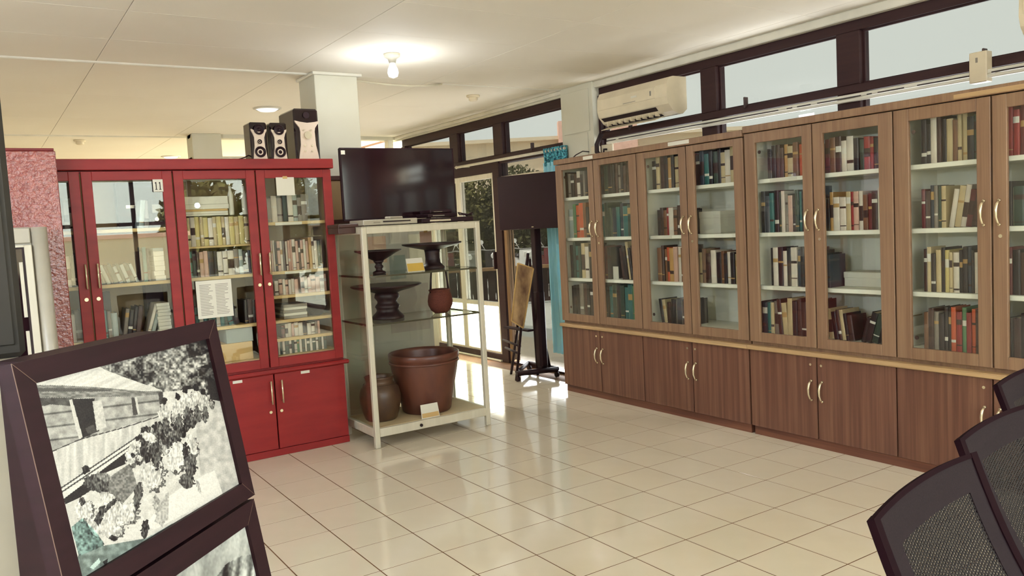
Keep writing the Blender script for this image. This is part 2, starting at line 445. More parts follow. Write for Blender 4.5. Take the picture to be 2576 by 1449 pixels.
# rear wall with big windows onto the garden side (behind the camera)
wr_ = struct_root('wall_rear', (0, YB, 0))
b = MB(); b.box(XL, WX, -.15, 0, 0, .85).box(XL, -.5, -.15, 0, .85, CZ+.1).box(4.1, WX, -.15, 0, .85, CZ+.1).box(-.5, 4.1, -.15, 0, 2.48, CZ+.1)
b.build('wall_body', wall_m, wr_)
for x in (-.5, .4, 1.3, 2.2, 3.1, 4.04):
    BX(x, x+.06, -.11, -.03, .85, 2.48).build('mullion', brown_m, wr_)
BX(-.5, 4.1, -.11, -.03, 1.75, 1.81).build('transom', brown_m, wr_)
for x in (-.44, .46, 1.36, 2.26, 3.16):
    BX(x, x+.88, -.075, -.07, .85, 2.48).build('pane', pane_clear, wr_)

# right-hand (window) wall
wr = struct_root('wall_right', (WX, 0, 0))
b = MB(); D = .14
b.box(0, D, 8.6, 9.4, 0, 2.10)                      # solid bay at the far end
b.box(0, D, YB, 9.55, 2.555, CZ+.1)                 # over the windows
b.box(0, D, .35, 5.46, 0, 1.0).box(0, D, YB, .35, 0, .25).box(0, D, YB, -3.6, .25, 1.0)                       # under the windows, behind the bookcases
b.box(0, D, .35, 1.1, 1.0, 2.555).box(0, D, YB, -3.6, 1.0, 2.555)
b.build('wall_body', wall_m, wr)
b = BX(-.055, D, 5.455, 5.90, 0, CZ, b=.004); b.build('pier', wall_m, wr)
BX(-.062, -.055, 5.53, 5.81, .0, 2.19, b=.002).build('pier_panel', wall_m, wr)
BX(-.062, -.055, 5.50, 5.86, 2.20, 2.56, b=.002).build('pier_panel', wall_m, wr)

def window(name, y_edges, zb, zt, frame, rail, pane_mat, z_low=None, top=True):
    """run of panes along the window wall; y_edges are pane openings [(y0,y1)...]"""
    ys_ = [y for e in y_edges for y in e]; lo, hi = min(ys_), max(ys_)
    r = struct_root(name, (WX, lo, zb))
    o = (WX, lo, zb)
    def part(nm, bb, mm): return bb.build(nm, mm, r, None)
    L = lambda y0, y1, z0, z1, x0=.02, x1=.10: MB().box(x0, x1, y0-lo, y1-lo, z0-zb, z1-zb, b=.004)
    if top: part('head_rail', L(lo-frame, hi+frame, zt, zt+rail[1]), brown_m)
    part('sill_rail', L(lo-frame, hi+frame, zb-rail[0], zb, .0, .11), brown_m)
    es = sorted(y_edges)
    gaps = [(lo-frame, lo)] + [(es[i][1], es[i+1][0]) for i in range(len(es)-1)] + [(hi, hi+frame)]
    for g0, g1 in gaps:
        if g1-g0 > .005: part('mullion', L(g0, g1, zb, zt, .005, .105), brown_m)
    for y0, y1 in es:
        p = L(y0, y1, zb, zt); 
        MB().box(.055, .06, y0-lo, y1-lo, 0, zt-zb).build('pane', pane_mat, r)
        bead = MB().box(.042, .054, y0-lo, y0-lo+.012, 0, zt-zb).box(.042, .054, y1-lo-.012, y1-lo, 0, zt-zb).box(.042, .054, y0-lo+.012, y1-lo-.012, 0, .012).box(.042, .054, y0-lo+.012, y1-lo-.012, zt-zb-.012, zt-zb)
        bead.build('glazing_bead', brown_m, r)
    return r
w1 = window('window_1', [(5.93, 6.985), (7.155, 7.89), (8.07, 9.2)], 2.15, 2.47, .1, (.055, .085), pane_tint)
w2 = window('window_2', [(1.86, 2.99), (3.15, 4.13), (4.28, 5.425)], 2.17, 2.49, .12, (.05, .065), pane_tint)
window('window_3', [(1.86, 2.99), (3.15, 4.13), (4.28, 5.425)], 1.05, 2.12, .12, (.05, .0), pane_tint, top=False)
window('window_4', [(-3.5, -1.75), (-1.65, .25)], .30, 2.45, .1, (.05, .10), pane_clear)
BX(WX+.02, WX+.1, -3.5, .25, 1.28, 1.42).build('trim_6', brown_m, kind='structure')
for w, y, z in ((w2, 5.05, 2.15), (w2, 3.86, 2.15), (w2, 2.26, 2.15), (w1, 6.45, 2.13)):
    MB().box(-.02, .02, y-w.location.y-.006, y-w.location.y+.006, z-w.location.z, z+.075-w.location.z, b=.003).build('latch', lock_dark, w)

# glazed bay left of the door
d1 = struct_root('door_1', (WX, 7.12, 0))
def dpart(nm, y0, y1, z0, z1, mm, x0=.01, x1=.07, bb=.003):
    return MB().box(x0, x1, y0-7.12, y1-7.12, z0, z1, b=bb).build(nm, mm, d1)
dpart('jamb_post', 7.06, 7.185, 0, 2.10, brown_m, -.01, .11)
dpart('head_beam', 7.185, 8.6, 1.985, 2.10, brown_m, 0, .11)
dpart('base_rail', 7.185, 8.6, .0, .075, brown_m, 0, .10)
dpart('floor_track', 7.185, 8.6, .0, .018, alu_m, -.03, 0)
for y0, y1 in ((7.19, 7.95), (7.95, 8.6)):
    dpart('stile', y0, y0+.05, .075, 1.985, alu_m); dpart('stile', y1-.05, y1, .075, 1.985, alu_m)
    dpart('rail', y0+.05, y1-.05, 1.93, 1.985, alu_m); dpart('rail', y0+.05, y1-.05, .58, .625, alu_m); dpart('rail', y0+.05, y1-.05, .075, .1, alu_m)
    dpart('pane', y0+.05, y1-.05, .625, 1.93, pane_tint, .035, .04, 0)
    dpart('frosted_panel', y0+.05, y1-.05, .1, .58, frost_m, .035, .045, 0)
dpart('handle', 7.205, 7.225, .98, 1.16, brown_m, -.03, .01)
# the door opening itself with its transom
d2 = struct_root('door_2', (WX, 5.9, 0))
def epart(nm, y0, y1, z0, z1, mm, x0=.01, x1=.07, bb=.003):
    return MB().box(x0, x1, y0-5.9, y1-5.9, z0, z1, b=bb).build(nm, mm, d2)
epart('head_beam', 5.9, 7.06, 2.065, 2.10, brown_m, 0, .11)
epart('jamb', 5.9, 5.95, 0, 2.065, brown_m, 0, .1)
epart('transom_rail', 5.95, 7.06, 1.885, 1.93, alu_m)
epart('transom_pane', 5.95, 7.06, 1.93, 2.065, pane_tint, .035, .04, 0)
epart('stile', 7.0, 7.055, .02, 1.885, strut_m); epart('stile', 5.95, 6.0, .02, 1.885, strut_m)
epart('stile', 6.945, 6.965, .02, 1.885, strut_m, .04, .06)
epart('pane', 6.0, 7.0, .04, 1.885, pane_tint, .035, .04, 0)
epart('threshold', 5.95, 7.06, 0, .02, brown_m, 0, .1)

# ------------------------------------------------------------------ outdoors
BX(WX+.12, 5.8, YB, YF, -.15, -.006).build('terrace', terr_m, kind='structure')
BX(5.8, 5.86, YB, YF, -.15, -.03).build('kerb_shadow_strip', brown_m, kind='structure')  # dark strip drawn for the shadow along the terrace edge
BX(-60, 110, -70, 110, -.5, -.14).build('paving', asphalt_m, kind='structure')
def bearing(deg, dist):
    return dist*math.sin(math.radians(deg)), dist*math.cos(math.radians(deg))
# beige block beyond the car park
bx, by = bearing(32, 36)
bd = thing('building', 'long low beige building with flat roof seen through the clerestory panes', 'building', (bx, by, -.14), math.radians(-32))
BX(-13, 13, 0, 6, 0, 5.15).build('wall', bld_m, bd)
BX(-13.3, 13.3, -.4, 6.3, 5.15, 5.3).build('roof_edge', bld_m, bd)
BX(-13, -5.3, -1.2, 0, 0, 4.7).build('pink_wing', bldp_m, bd, label='pink rendered wing at the left end')
BX(3.1, 6.5, -.6, 0, 0, 5.9).build('pink_bay', bldp_m, bd, label='pink rendered bay at the right end')
for x in (-3.5, -1.2, 1.0):
    BX(x, x+1.2, -.05, 0, 1.0, 2.4).build('window', screen_m, bd)
# hedge of trees
def crown(centre, rad, n, size, rng, mb, mi=0):
    for _ in range(n):
        while True:
            p = Vector((rng.uniform(-1, 1), rng.uniform(-1, 1), rng.uniform(-1, 1)))
            if .35 < p.length < 1: break
        c = Vector((centre[0]+p.x*rad[0], centre[1]+p.y*rad[1], centre[2]+p.z*rad[2]))
        a = Vector((rng.gauss(0, 1), rng.gauss(0, 1), rng.gauss(0, 1))).normalized()
        bb = a.orthogonal().normalized(); s_ = size*rng.uniform(.6, 1.3)
        mb.add([c-a*s_, c+bb*s_*.6, c+a*s_, c-bb*s_*.6], [(0, 1, 2, 3)], mi)
rng = random.Random(3)
trees = [(25.5, 25, 1.5, 'rounded dark tree at the left end of the hedge behind the motorbikes'),
         (28.5, 24, 1.7, 'bushy olive tree second from left behind the motorbikes'),
         (31.2, 24.5, 1.8, 'leaning tree with slanted trunk behind the parked motorbikes'),
         (34.2, 24, 1.7, 'dense dark tree right of the leaning tree behind the motorbikes'),
         (37.2, 25, 1.6, 'dark bushy tree at the right end of the hedge behind the motorbikes')]
for k, (bg_, ds, h, lab) in enumerate(trees):
    x, y = bearing(bg_, ds)
    t = thing('tree', lab, 'tree', (x, y, -.14), 0, 'hedge trees beyond the motorbikes')
    mb = MB(); crown((0, 0, 1.75), (1.25, 1.25, 1.55), 5200, .075, rng, mb)
    mb.build('foliage', green2_m if k in (1, 2) else green_m, t)
    MB().tube([(0, 0, 0), (.1, 0, .8), (.55 if k == 2 else .15, 0, 2.4)], [.14, .12, .06], 8).build('trunk', bark_m, t)
# motorbikes
def motorbike(name, label, loc, rz, body):
    t = thing(name, label, 'motorbike', loc, rz, 'motorbikes parked under the trees')
    for x in (-.62, .62):
        w = MB()
        n = 18; vs = []; fs = []
        for i in range(n):
            a = 2*PI*i/n
            for k in range(6):
                c = 2*PI*k/6; r = .25+.045*math.cos(c)
                vs.append((x+r*math.cos(a), .05*math.sin(c), .295+r*math.sin(a)))
        for i in range(n):
            for k in range(6):
                fs.append((i*6+k, i*6+(k+1) % 6, ((i+1) % n)*6+(k+1) % 6, ((i+1) % n)*6+k))
        w.add(vs, fs, 0, True); w.tube([(x, -.06, .295), (x, .06, .295)], .07, 10)
        for a in range(4):
            c, s_ = math.cos(a*PI/4), math.sin(a*PI/4)
            w.tube([(x-.23*c, 0, .295-.23*s_), (x+.23*c, 0, .295+.23*s_)], .012, 5)
        w.build('wheel', rubber_m, t)
    MB().prism([(-.85, .62), (-.72, .82), (-.1, .78), (.05, .5), (.25, .42), (.42, .72), (.5, .95), (.58, .93), (.46, .42), (.2, .26), (-.35, .3), (-.45, .45)], -.12, .12).build('body', body, t)
    MB().box(-.75, .02, -.13, .13, .78, .87, b=.04).build('seat', bike_dark, t)
    MB().prism([(.40, .45), (.47, .98), (.53, .98), (.60, .5)], -.2, .2).build('leg_shield', body, t)
    MB().tube([(.44, -.34, 1.03), (.5, -.15, 1.0), (.5, .15, 1.0), (.44, .34, 1.03)], .016, 6).build('handlebar', bike_grey, t)
    MB().tube([(.62, 0, .295), (.5, 0, .95)], .04, 8).build('fork', bike_grey, t)
    MB().tube([(.52, 0, .88), (.66, 0, .86)], [.075, .055], 12).build('headlight', bike_white, t)
    for s_ in (-1, 1):
        mm = MB(); mm.tube([(.48, .2*s_, 1.02), (.45, .3*s_, 1.2)], .008, 5); mm.tube([(.445, .3*s_, 1.2), (.46, .3*s_, 1.2)], .055, 10)
        mm.build('mirror', bike_white, t)
    MB().prism([(.38, .58), (.62, .62), (.86, .52), (.62, .56)], -.06, .06).build('mudguard', body, t)
    MB().tube([(-.9, 0, .78), (-.86, 0, .72)], .06, 8).build('tail_lamp', bike_red, t)
    return t
bc = [bike_dark, bike_red, bike_grey, bike_dark, bike_white, bike_red, bike_dark, bike_grey]
nth = ['leftmost', 'second from left', 'third from left', 'fourth from left', 'fourth from right', 'third from right', 'second from right', 'rightmost']
for k in range(8):
    x, y = bearing(26.4+1.9*k, 19.5+.2*(k % 2))
    motorbike('motorbike', '%s motorbike, %s of the row parked outside the glass door' % ({bike_dark: 'black', bike_red: 'maroon', bike_grey: 'grey', bike_white: 'white'}[bc[k]], nth[k]),
              (x, y, -.14), math.radians(-116+9*((k*5) % 3-1)), bc[k])
fn = thing('low_fence', 'low dark fence with pale top rail in front of the motorbikes', 'fence', (*bearing(31.5, 16.0), -.14), math.radians(-31.5))
BX(-4.5, 4.5, -.04, .04, .69, .76, b=.01).build('top_rail', strut_m, fn)
BX(-4.5, 4.5, .0, .03, .04, .12).build('bottom_rail', brown_m, fn)
for k in range(10): BX(-4.5+k-.04, -4.5+k+.04, -.04, .04, 0, .70).build('post', strut_m, fn)
for k in range(60): BX(-4.5+.15*k+.006, -4.5+.15*k+.142, .01, .03, .05, .69).build('board', maroon_m, fn)
# trees on the garden side (what the glass doors mirror)
for k, (x, y) in enumerate(((5.4, -13), (8.0, -13.5))):
    t = thing('garden_tree', ('garden tree outside the middle of the rear windows', 'garden tree outside the right end of the rear windows')[k], 'tree', (x, y, -.14))
    mb = MB(); crown((0, 0, 1.9), (1.25, 1.2, 1.6), 2500, .12, rng, mb); mb.build('foliage', green2_m, t)
    MB().tube([(0, 0, 0), (0, 0, 2)], [.13, .07], 8).build('trunk', bark_m, t)
t = thing('boundary_wall', 'pale boundary wall outside the rear windows', 'wall', (-4, -11, -.14))
BX(0, 8.5, -.2, 0, 0, 1.75).build('wall', bld_m, t); BX(-.05, 8.55, -.25, .05, 1.75, 1.85, b=.01).build('coping', bldp_m, t)
t = thing('unseen_dark_cupboard', 'plain tall brown cupboard beside the second bookcase', 'cupboard', (4.10, 1.17, 0), -PI/2)  # added out of view so the television mirrors something dark
BX(0, .78, .02, .42, .06, 2.54, b=.004).build('carcass', wood_low, t); BX(.01, .77, .03, .41, 0, .06).build('plinth', wood_pl, t)
for x in (.004, .394): BX(x, x+.382, 0, .02, .07, 2.52, b=.003).build('cupboard_door', wood_low, t)

# ------------------------------------------------------------------ books
PAL = {'k': (44, 32, 34), 'd': (74, 48, 42), 'n': (58, 62, 72), 'g': (60, 72, 60), 't': (58, 108, 104), 'w': (218, 206, 188), 'c': (196, 174, 132),
       'y': (186, 142, 84), 'r': (150, 44, 42), 'm': (104, 42, 42), 'o': (190, 84, 48), 'b': (124, 84, 58), 'a': (134, 122, 110), 'p': (206, 166, 146),
       'G': (88, 128, 88), 'e': (206, 186, 120), 's': (160, 168, 160)}
CNAME = {'k': 'black', 'd': 'dark brown', 'n': 'slate blue', 'g': 'dark green', 't': 'teal', 'w': 'white', 'c': 'cream', 'y': 'ochre', 'r': 'red', 'm': 'maroon',
         'o': 'orange', 'b': 'brown', 'a': 'grey', 'p': 'pinkish', 'G': 'pale green', 'e': 'pale yellow', 's': 'pale grey'}
BM = {k: mat_noise('cover_' + CNAME[k].replace(' ', '_'), C(*[v*.9 for v in PAL[k]], 1.0), C(*PAL[k], 1.1), (14, 14, 9), .42, .4) for k in PAL}
page_m = plain('book_pages', C(214, 200, 168), .8, .1)
gold_m = plain('gilt_band', C(176, 140, 88), .5, .3)
cov_d = plain('dark_label_band', C(70, 50, 46), .6, .2)
cov_w = plain('white_label_band', C(214, 208, 194), .6, .2)
ORD = ['first', 'second', 'third', 'fourth', 'fifth', 'sixth', 'seventh', 'eighth', 'ninth', 'tenth', 'eleventh', 'twelfth', 'thirteenth', 'fourteenth', 'fifteenth', 'sixteenth', 'seventeenth', 'eighteenth', 'nineteenth', 'twentieth', 'twenty-first', 'twenty-second', 'twenty-third', 'twenty-fourth', 'twenty-fifth', 'twenty-sixth', 'twenty-seventh', 'twenty-eighth']
brng = random.Random(11)
def book_mesh(w, h, d, cover, band):
    """upright book, spine towards -y; covers, rounded banded spine, page block"""
    b = MB(); t = min(.0025, w*.12)
    b.box(0, t, .004, d, 0, h).box(w-t, w, .004, d, 0, h)
    a_, b_ = brng.uniform(.05, .2), brng.uniform(.55, .72)
    zs = [0, h*a_, h*(a_+brng.uniform(.015, .05)), h*(a_+.1), h*(a_+brng.uniform(.13, .2)), h*b_, h*(b_+brng.uniform(.04, .2)), h*.94, h]
    bands = [{}, {1: 1}, {5: 2}, {3: 2}, {5: 1}, {1: 3, 5: 3}, {4: 3}, {3: 3}][band]
    prof = [(0, .004), (w*.2, .0008), (w*.5, 0), (w*.8, .0008), (w, .004)]
    for i in range(len(zs)-1):
        mi = {0: 0, 1: 2, 2: 3, 3: 4}[bands.get(i, 0)]
        vs = [(x, y, zs[i]) for x, y in prof] + [(x, y, zs[i+1]) for x, y in prof]
        b.add(vs, [(k, k+1, 6+k, 5+k) for k in range(4)], mi, False)
    b.box(t, w-t, .003, d-.006, .003, h-.004, 1)
    return b
def row_of_books(origin, rz, x0, x1, h, pal, where, group, lean=None, depth=.17, hv=.1, name='book', cat='book', off=0, nsp=None):
    """a run of books from local x0 to x1; origin is the local frame's world origin (left end of the shelf, book fronts, shelf top)"""
    n = len(pal); ws = [brng.uniform(.7, 1.35)*(1.25 if c in 'w' and name == 'book' else 1) for c in pal]
    lean = lean or {}
    span = x1-x0; tot = sum(w/math.cos(math.radians(lean.get(i, 0))) for i, w in enumerate(ws))
    ws = [w*span/tot for w in ws]
    x = x0; c, s_ = math.cos(rz), math.sin(rz)
    for i, ch in enumerate(pal):
        a = math.radians(lean.get(i, 0)); w = ws[i]; hh = h*(1+brng.uniform(-hv, hv)); adv = w/math.cos(a)
        d = depth*brng.uniform(.85, 1.0); yo = brng.uniform(0, .012)
        mb = book_mesh(w-.0012, hh, d, ch, brng.choice([0, 0, 1, 2, 3, 4, 5, 5, 6, 7]))
        vs = []
        for (px, py, pz) in mb.v:
            if a > 0:     # top tips to the right: turns about its lower right corner
                qx = px-w; rx = qx*math.cos(a)+pz*math.sin(a); rzz = -qx*math.sin(a)*1+pz*math.cos(a); vs.append((rx+w, py, rzz))
            elif a < 0:
                rx = px*math.cos(a)+pz*math.sin(a); rzz = -px*math.sin(a)+pz*math.cos(a); vs.append((rx, py, rzz))
            else: vs.append((px, py, pz))
        mb.v = vs
        ob = mb.build(name, [BM[ch], page_m, gold_m, cov_w, cov_d])
        lx = x+(adv-w if a > 0 else 0); ly = yo
        ob.location = (origin[0]+c*lx-s_*ly, origin[1]+s_*lx+c*ly, origin[2]); ob.rotation_euler = (0, 0, rz)
        k = i+off
        size = 'thin' if w < .016 else 'thick' if w > .034 else ''
        tip = 'leaning ' if abs(a) > .05 else ''
        lab = '%s%s %s, %s from left %s' % (tip, (CNAME[ch]+' '+size).strip(), name.replace('_', ' '), ORD[k], where)
        tag(ob, lab.replace('  ', ' '), cat, group)
        x += adv

# ------------------------------------------------------------------ glazed bookcases
def pull(x, z, mb=None):
    """cast drop pull on a door front at local y=0"""
    mb = MB()
    mb.tube([(x, -.002, z+.058), (x, -.012, z+.058)], [.0085, .006], 10).tube([(x, -.002, z-.058), (x, -.012, z-.058)], [.0075, .006], 10)
    mb.tube([(x, -.010, z+.058), (x-.002, -.024, z+.04), (x-.004, -.030, z+.012), (x-.003, -.030, z-.02), (x, -.022, z-.045), (x, -.010, z-.058)], [.006, .007, .0075, .0055, .005, .005], 8)
    return mb
def glazed_door(root, x0, x1, z0, z1, gx0, gx1, gz0, gz1, mat, y=0, th=.022, pane=pane_cab):
    b = MB()
    b.box(x0, gx0, y, y+th, z0, z1, b=.002).box(gx1, x1, y, y+th, z0, z1, b=.002).box(gx0, gx1, y, y+th, z0, gz0, b=.002).box(gx0, gx1, y, y+th, gz1, z1, b=.002)
    d = b.build('glass_door', mat, root)
    BX(gx0-.004, gx1+.004, y+.012, y+.016, gz0-.004, gz1+.004).build('pane', pane, d)
    return d
RZR = -PI/2
BF = 4.1                       # front plane of the upper doors
def brown_case(y_left, label, zt, seams, name='bookcase'):
    """local frame: x to the right along the wall (world -Y), y into the wall, z up"""
    r = thing(name, label, 'bookcase', (BF, y_left, 0), RZR, 'brown glazed bookcases along the window wall')
    W = 2.0
    b = lambda *a, **k: MB().box(*a, **k)
    b(.012, W-.012, .012, .40, 0, .058).build('plinth', wood_pl, r)
    # carcass of the base
    c = MB().box(.004, .022, .016, .41, .058, .555).box(W-.022, W-.004, .016, .41, .058, .555).box(.022, W-.022, .016, .41, .058, .076).box(.022, W-.022, .395, .41, .076, .555).box(W/2-.009, W/2+.009, .018, .395, .076, .555)
    c.build('base_carcass', wood_low, r)
    b(-.003, W+.003, -.028, .42, .557, .584, b=.004).build('counter', wood_top, r)
    for k in range(4):
        d = b(.5*k+.0045, .5*k+.4955, -.006, .014, .06, .553, b=.0015).build('base_door', wood_low, r)
        hx = .5*k+(.463 if k % 2 == 0 else .037)
        p = pull(hx, .352); p.v = [(x, y-.006, z) for x, y, z in p.v]; p.build('handle', brass_m, d)
        MB().disc_y((hx-.004, -.011, .508), .008, .006, 10).build('lock', brass_m, d)
    # upper carcass
    c = MB().box(.004, .022, .024, .41, .584, zt-.045).box(W-.022, W-.004, .024, .41, .584, zt-.045).box(.022, W-.022, .024, .41, zt-.06, zt-.045).box(W/2-.012, W/2+.012, .024, .40, .61, zt-.06).box(.022, W-.022, .024, .41, .584, .61)
    c.build('upper_carcass', wood_up, r)
    c = MB()
    for k in (0, 1):
        x0, x1 = (.022, W/2-.012) if k == 0 else (W/2+.012, W-.022)
        z0, z1 = .61, zt-.06
        c.box(x0, x0+.004, .03, .40, z0, z1).box(x1-.004, x1, .03, .40, z0, z1).box(x0, x1, .395, .40, z0, z1).box(x0, x1, .03, .40, z0, z0+.045).box(x0, x1, .03, .40, z1-.004, z1)
    c.build('lining', inner_m, r)
    for k in (0, 1):
        x0, x1 = (.027, W/2-.017) if k == 0 else (W/2+.017, W-.027)
        for z in (.962, 1.297, 1.632):
            b(x0, x1, .05, .394, z-.025, z, b=.002).build('shelf', inner_m, r)
    b(0, W, -.012, .42, zt-.042, zt, b=.004).build('cornice', wood_up, r)
    for k in range(4):
        x0, x1 = .5*k+.0045, .5*k+.4955
        gx0 = .5*k+(.085 if k % 2 == 0 else .07); gx1 = .5*k+(.43 if k % 2 == 0 else .415)
        d = glazed_door(r, x0, x1, .607, zt-.047, gx0, gx1, .668, 1.858, wood_up)
        hx = .5*k+(.464 if k % 2 == 0 else .036)
        pull(hx, 1.366).build('handle', brass_m, d)
        if k % 2: MB().disc_y((hx+.004, -.005, 1.253), .009, .006, 12).build('lock', brass_m, d)
        for z in (.72, 1.80):
            hy = .5*k+(.1 if k % 2 == 0 else .40)
            if k % 2 == 0: MB().disc_y((hy, .024, z), .011, .004, 10).build('hinge', lock_dark, d)
    return r
brown_case(5.52, 'brown bookcase with glass upper doors standing beside the blue curtain', 1.950, 0)
r2 = brown_case(3.515, 'taller brown bookcase with glass upper doors nearest the mesh chairs', 1.968, 0)
def sticker(nm, x0, x1, z0, z1, parent, y, mm=None):
    return BX(x0, x1, y-.0012, y, z0, z1).build(nm, mm or paper_m, parent)
cases = [o for o in COL.objects if o.name.startswith('bookcase')]
c1, c2 = cases[0], cases[1]
sticker('paper_label', 1.35, 1.55, 1.918, 1.944, c1, -.012); sticker('paper_label', .40, .52, 1.914, 1.940, c1, -.012)
sticker('paper_label', 1.08, 1.29, 1.275, 1.294, c1, .05)
sticker('paper_label', .155, .355, 1.610, 1.629, c2, .05); sticker('paper_label', .155, .355, .940, .959, c2, .05)
sticker('paper_label', 1.33, 1.72, 1.930, 1.952, c2, -.012, wood_top)
SHZ = [1.632, 1.297, .962, .655]
DN = ['first', 'second', 'third', 'fourth', 'fifth', 'sixth', 'seventh', 'eighth']
RN = ['top', 'second', 'third', 'bottom']
SPEC = [   # door (1..8 along the wall), shelf (1..4), local x range, height, colours, lean
 (1, 1, .03, .36, .20, 'kakdwkakd'), (1, 2, .05, .33, .26, 'sGoobk'), (1, 3, .05, .34, .275, 'kgtgcwk'), (1, 4, .04, .36, .255, 'kkkadkkk'),
 (2, 1, .40, .90, .222, 'kdkgkkdakddk'), (2, 2, .40, .90, .25, 'gtggntntgk'), (2, 3, .40, .575, .255, 'drmk'), (2, 3, .70, .86, .27, 'dkckd', {0: -7, 1: -7, 2: -7, 3: -7, 4: -7}), (2, 4, .40, .88, .25, 'kgktgkgttGg'),
 (3, 1, 1.08, 1.42, .225, 'kcdkykcdk'), (3, 2, 1.11, 1.42, .195, 'kdbrwbdmk'), (3, 3, 1.10, 1.42, .24, 'bdboypwbd'), (3, 4, 1.12, 1.42, .17, 'kcdkkdk', {0: -9, 1: -9}),
 (4, 1, 1.44, 1.93, .225, 'rrdntkgkcwcka'), (4, 3, 1.44, 1.93, .215, 'kdcbdwkbkwkcbk'),
 (5, 1, 2.12, 2.47, .19, 'kkddycboydk'), (5, 2, 2.06, 2.47, .245, 'kntkgwapkgtkwkn'), (5, 3, 2.12, 2.47, .235, 'kwkwkwnkpmd'), (5, 4, 2.02, 2.47, .215, 'kntcadcckddbmd', {5: -4, 6: -4}),
 (6, 1, 2.50, 2.99, .185, 'dmbdwwkgrrkgkgk'), (6, 2, 2.50, 2.99, .21, 'dkywwcrpwbmdwykw'), (6, 3, 2.50, 2.553, .185, 'kn'), (6, 4, 2.53, 2.70, .165, 'ckdckd', {0: -8, 1: -8, 2: -8, 3: -8, 4: -8, 5: -8}), (6, 4, 2.74, 2.97, .165, 'kkgkdkc', {0: 16, 1: 16, 2: 16, 3: 16, 4: 17, 5: 17, 6: 18}),
 (7, 1, 3.11, 3.48, .222, 'kkwdkcbcckgGk'), (7, 2, 3.11, 3.24, .205, 'mdnagc'), (7, 2, 3.25, 3.48, .205, 'wcwmdbyd', {0: 9, 1: 9, 2: 9, 3: 9, 4: 9, 5: 9, 6: 9, 7: 9}), (7, 3, 3.115, 3.48, .215, 'dckckecwkknkwgmgn'), (7, 4, 3.11, 3.48, .215, 'bdakkkorGrodobd'),
 (8, 1, 3.53, 3.75, .23, 'rrmrkd'), (8, 2, 3.53, 3.75, .2, 'kgGkdk'), (8, 3, 3.53, 3.75, .215, 'mkdmkb'), (8, 4, 3.53, 3.75, .205, 'kdknkd')]
seen = {}
for sp in SPEC:
    door, row, x0, x1, h, pal = sp[:6]; ln = sp[6] if len(sp) > 6 else None
    off = seen.get((door, row), 0); seen[(door, row)] = off+len(pal)
    yl = 5.52-x0 if x0 < 2.0 else 3.515-(x0-2.005)
    row_of_books((BF+.075, yl, SHZ[row-1]), RZR, 0, x1-x0, h, pal, 'on %s shelf behind %s brown bookcase door' % (RN[row-1], DN[door-1]),
                 'books on the %s shelf behind the %s brown bookcase door' % (RN[row-1], DN[door-1]), ln, off=off)
# pale boxes lying on two shelves
for (lx0, lx1, z, h, yl, lab) in ((1.34, 1.61, 1.297, .155, 5.52, 'pale paper box alone on the second shelf behind fourth bookcase door'),
                                  (2.56, 2.83, .962, .085, 5.52, 'low white paper box on the third shelf behind sixth bookcase door')):
    t = thing('paper_box', lab, 'box', (BF+.20, yl-lx0, z), RZR)
    BX(0, lx1-lx0, 0, .16, 0, h*.82, b=.003).build('tray', paper_m, t); BX(-.003, lx1-lx0+.003, -.003, .163, h*.82-.02, h, b=.003).build('lid', paper_m, t)
t = thing('paper_slip', 'small white card standing among red books behind second bookcase door', 'card', (BF+.09, 5.52-.585, .962), RZR)
BX(0, .06, 0, .006, 0, .10).build('card', paper_m, t); BX(0, .06, .006, .05, 0, .003).build('foot', paper_m, t)

# ------------------------------------------------------------------ red cabinet
RY = 5.285
def bar_pull(x, z0, z1, y=0):
    m_ = MB()
    m_.tube([(x, y-.028, z0), (x, y-.028, z1)], .0055, 8)
    for z in (z0+.012, z1-.012): m_.tube([(x, y, z), (x, y-.028, z)], .005, 6)
    return m_
rc = thing('red_cabinet', 'red wooden cabinet with four glass doors beside the white column', 'cabinet', (.04, RY, 0))
W = 2.01
b = MB().box(0, .02, .02, .42, .0, .55).box(W-.02, W, .02, .42, 0, .55).box(.02, W-.02, .41, .42, 0, .55).box(.02, W-.02, .02, .41, .04, .06).box(.98, 1.02, .02, .41, .06, .55)
b.build('base_carcass', red_m, rc)
BX(0, W, .0, .02, 0, .045, b=.002).build('plinth', red_m, rc)
BX(-.02, W+.03, -.022, .44, .548, .576, b=.008).build('ledge', red_m, rc)
for k in range(4):
    x0, x1 = (0, .5, 1.0, 1.52)[k]+.004, (.5, 1.0, 1.52, W)[k]-.004
    d = BX(x0, x1, 0, .02, .048, .545, b=.002).build('base_door', red_m, rc)
    hx = x1-.025 if k % 2 == 0 else x0+.038
    bar_pull(hx, .352, .505).build('handle', brass_m, d)
    MB().disc_y((hx-.01, -.006, .298), .010, .008, 12).build('lock', brass_m, d)
    lx = (.3, .8, 1.285, 1.73)[k]
    BX(lx-.03, lx+.03, -.0015, 0, .52, .538).build('paper_label', paper_m, d)
b = MB().box(0, .02, .024, .42, .576, 1.875).box(W-.02, W, .024, .42, .576, 1.875).box(.02, W-.02, .024, .42, 1.86, 1.875).box(.02, W-.02, .024, .42, .576, .65)
b.build('upper_carcass', red_m, rc)
b = MB().box(.02, W-.02, .41, .418, .65, 1.86).box(.02, .024, .03, .41, .65, 1.86).box(W-.024, W-.02, .03, .41, .65, 1.86)
for x in (.5, 1.0, 1.5): b.box(x-.008, x+.008, .03, .41, .65, 1.86)
b.build('lining', back_red, rc)
BX(-.012, W+.012, -.02, .43, 1.878, 1.942, b=.004).build('cornice', red_m, rc)
SH = {1: [1.535, 1.21, .887], 2: [1.535, 1.21, .887], 3: [1.21, .887], 4: [1.535, 1.21, 1.05, .887, .765]}
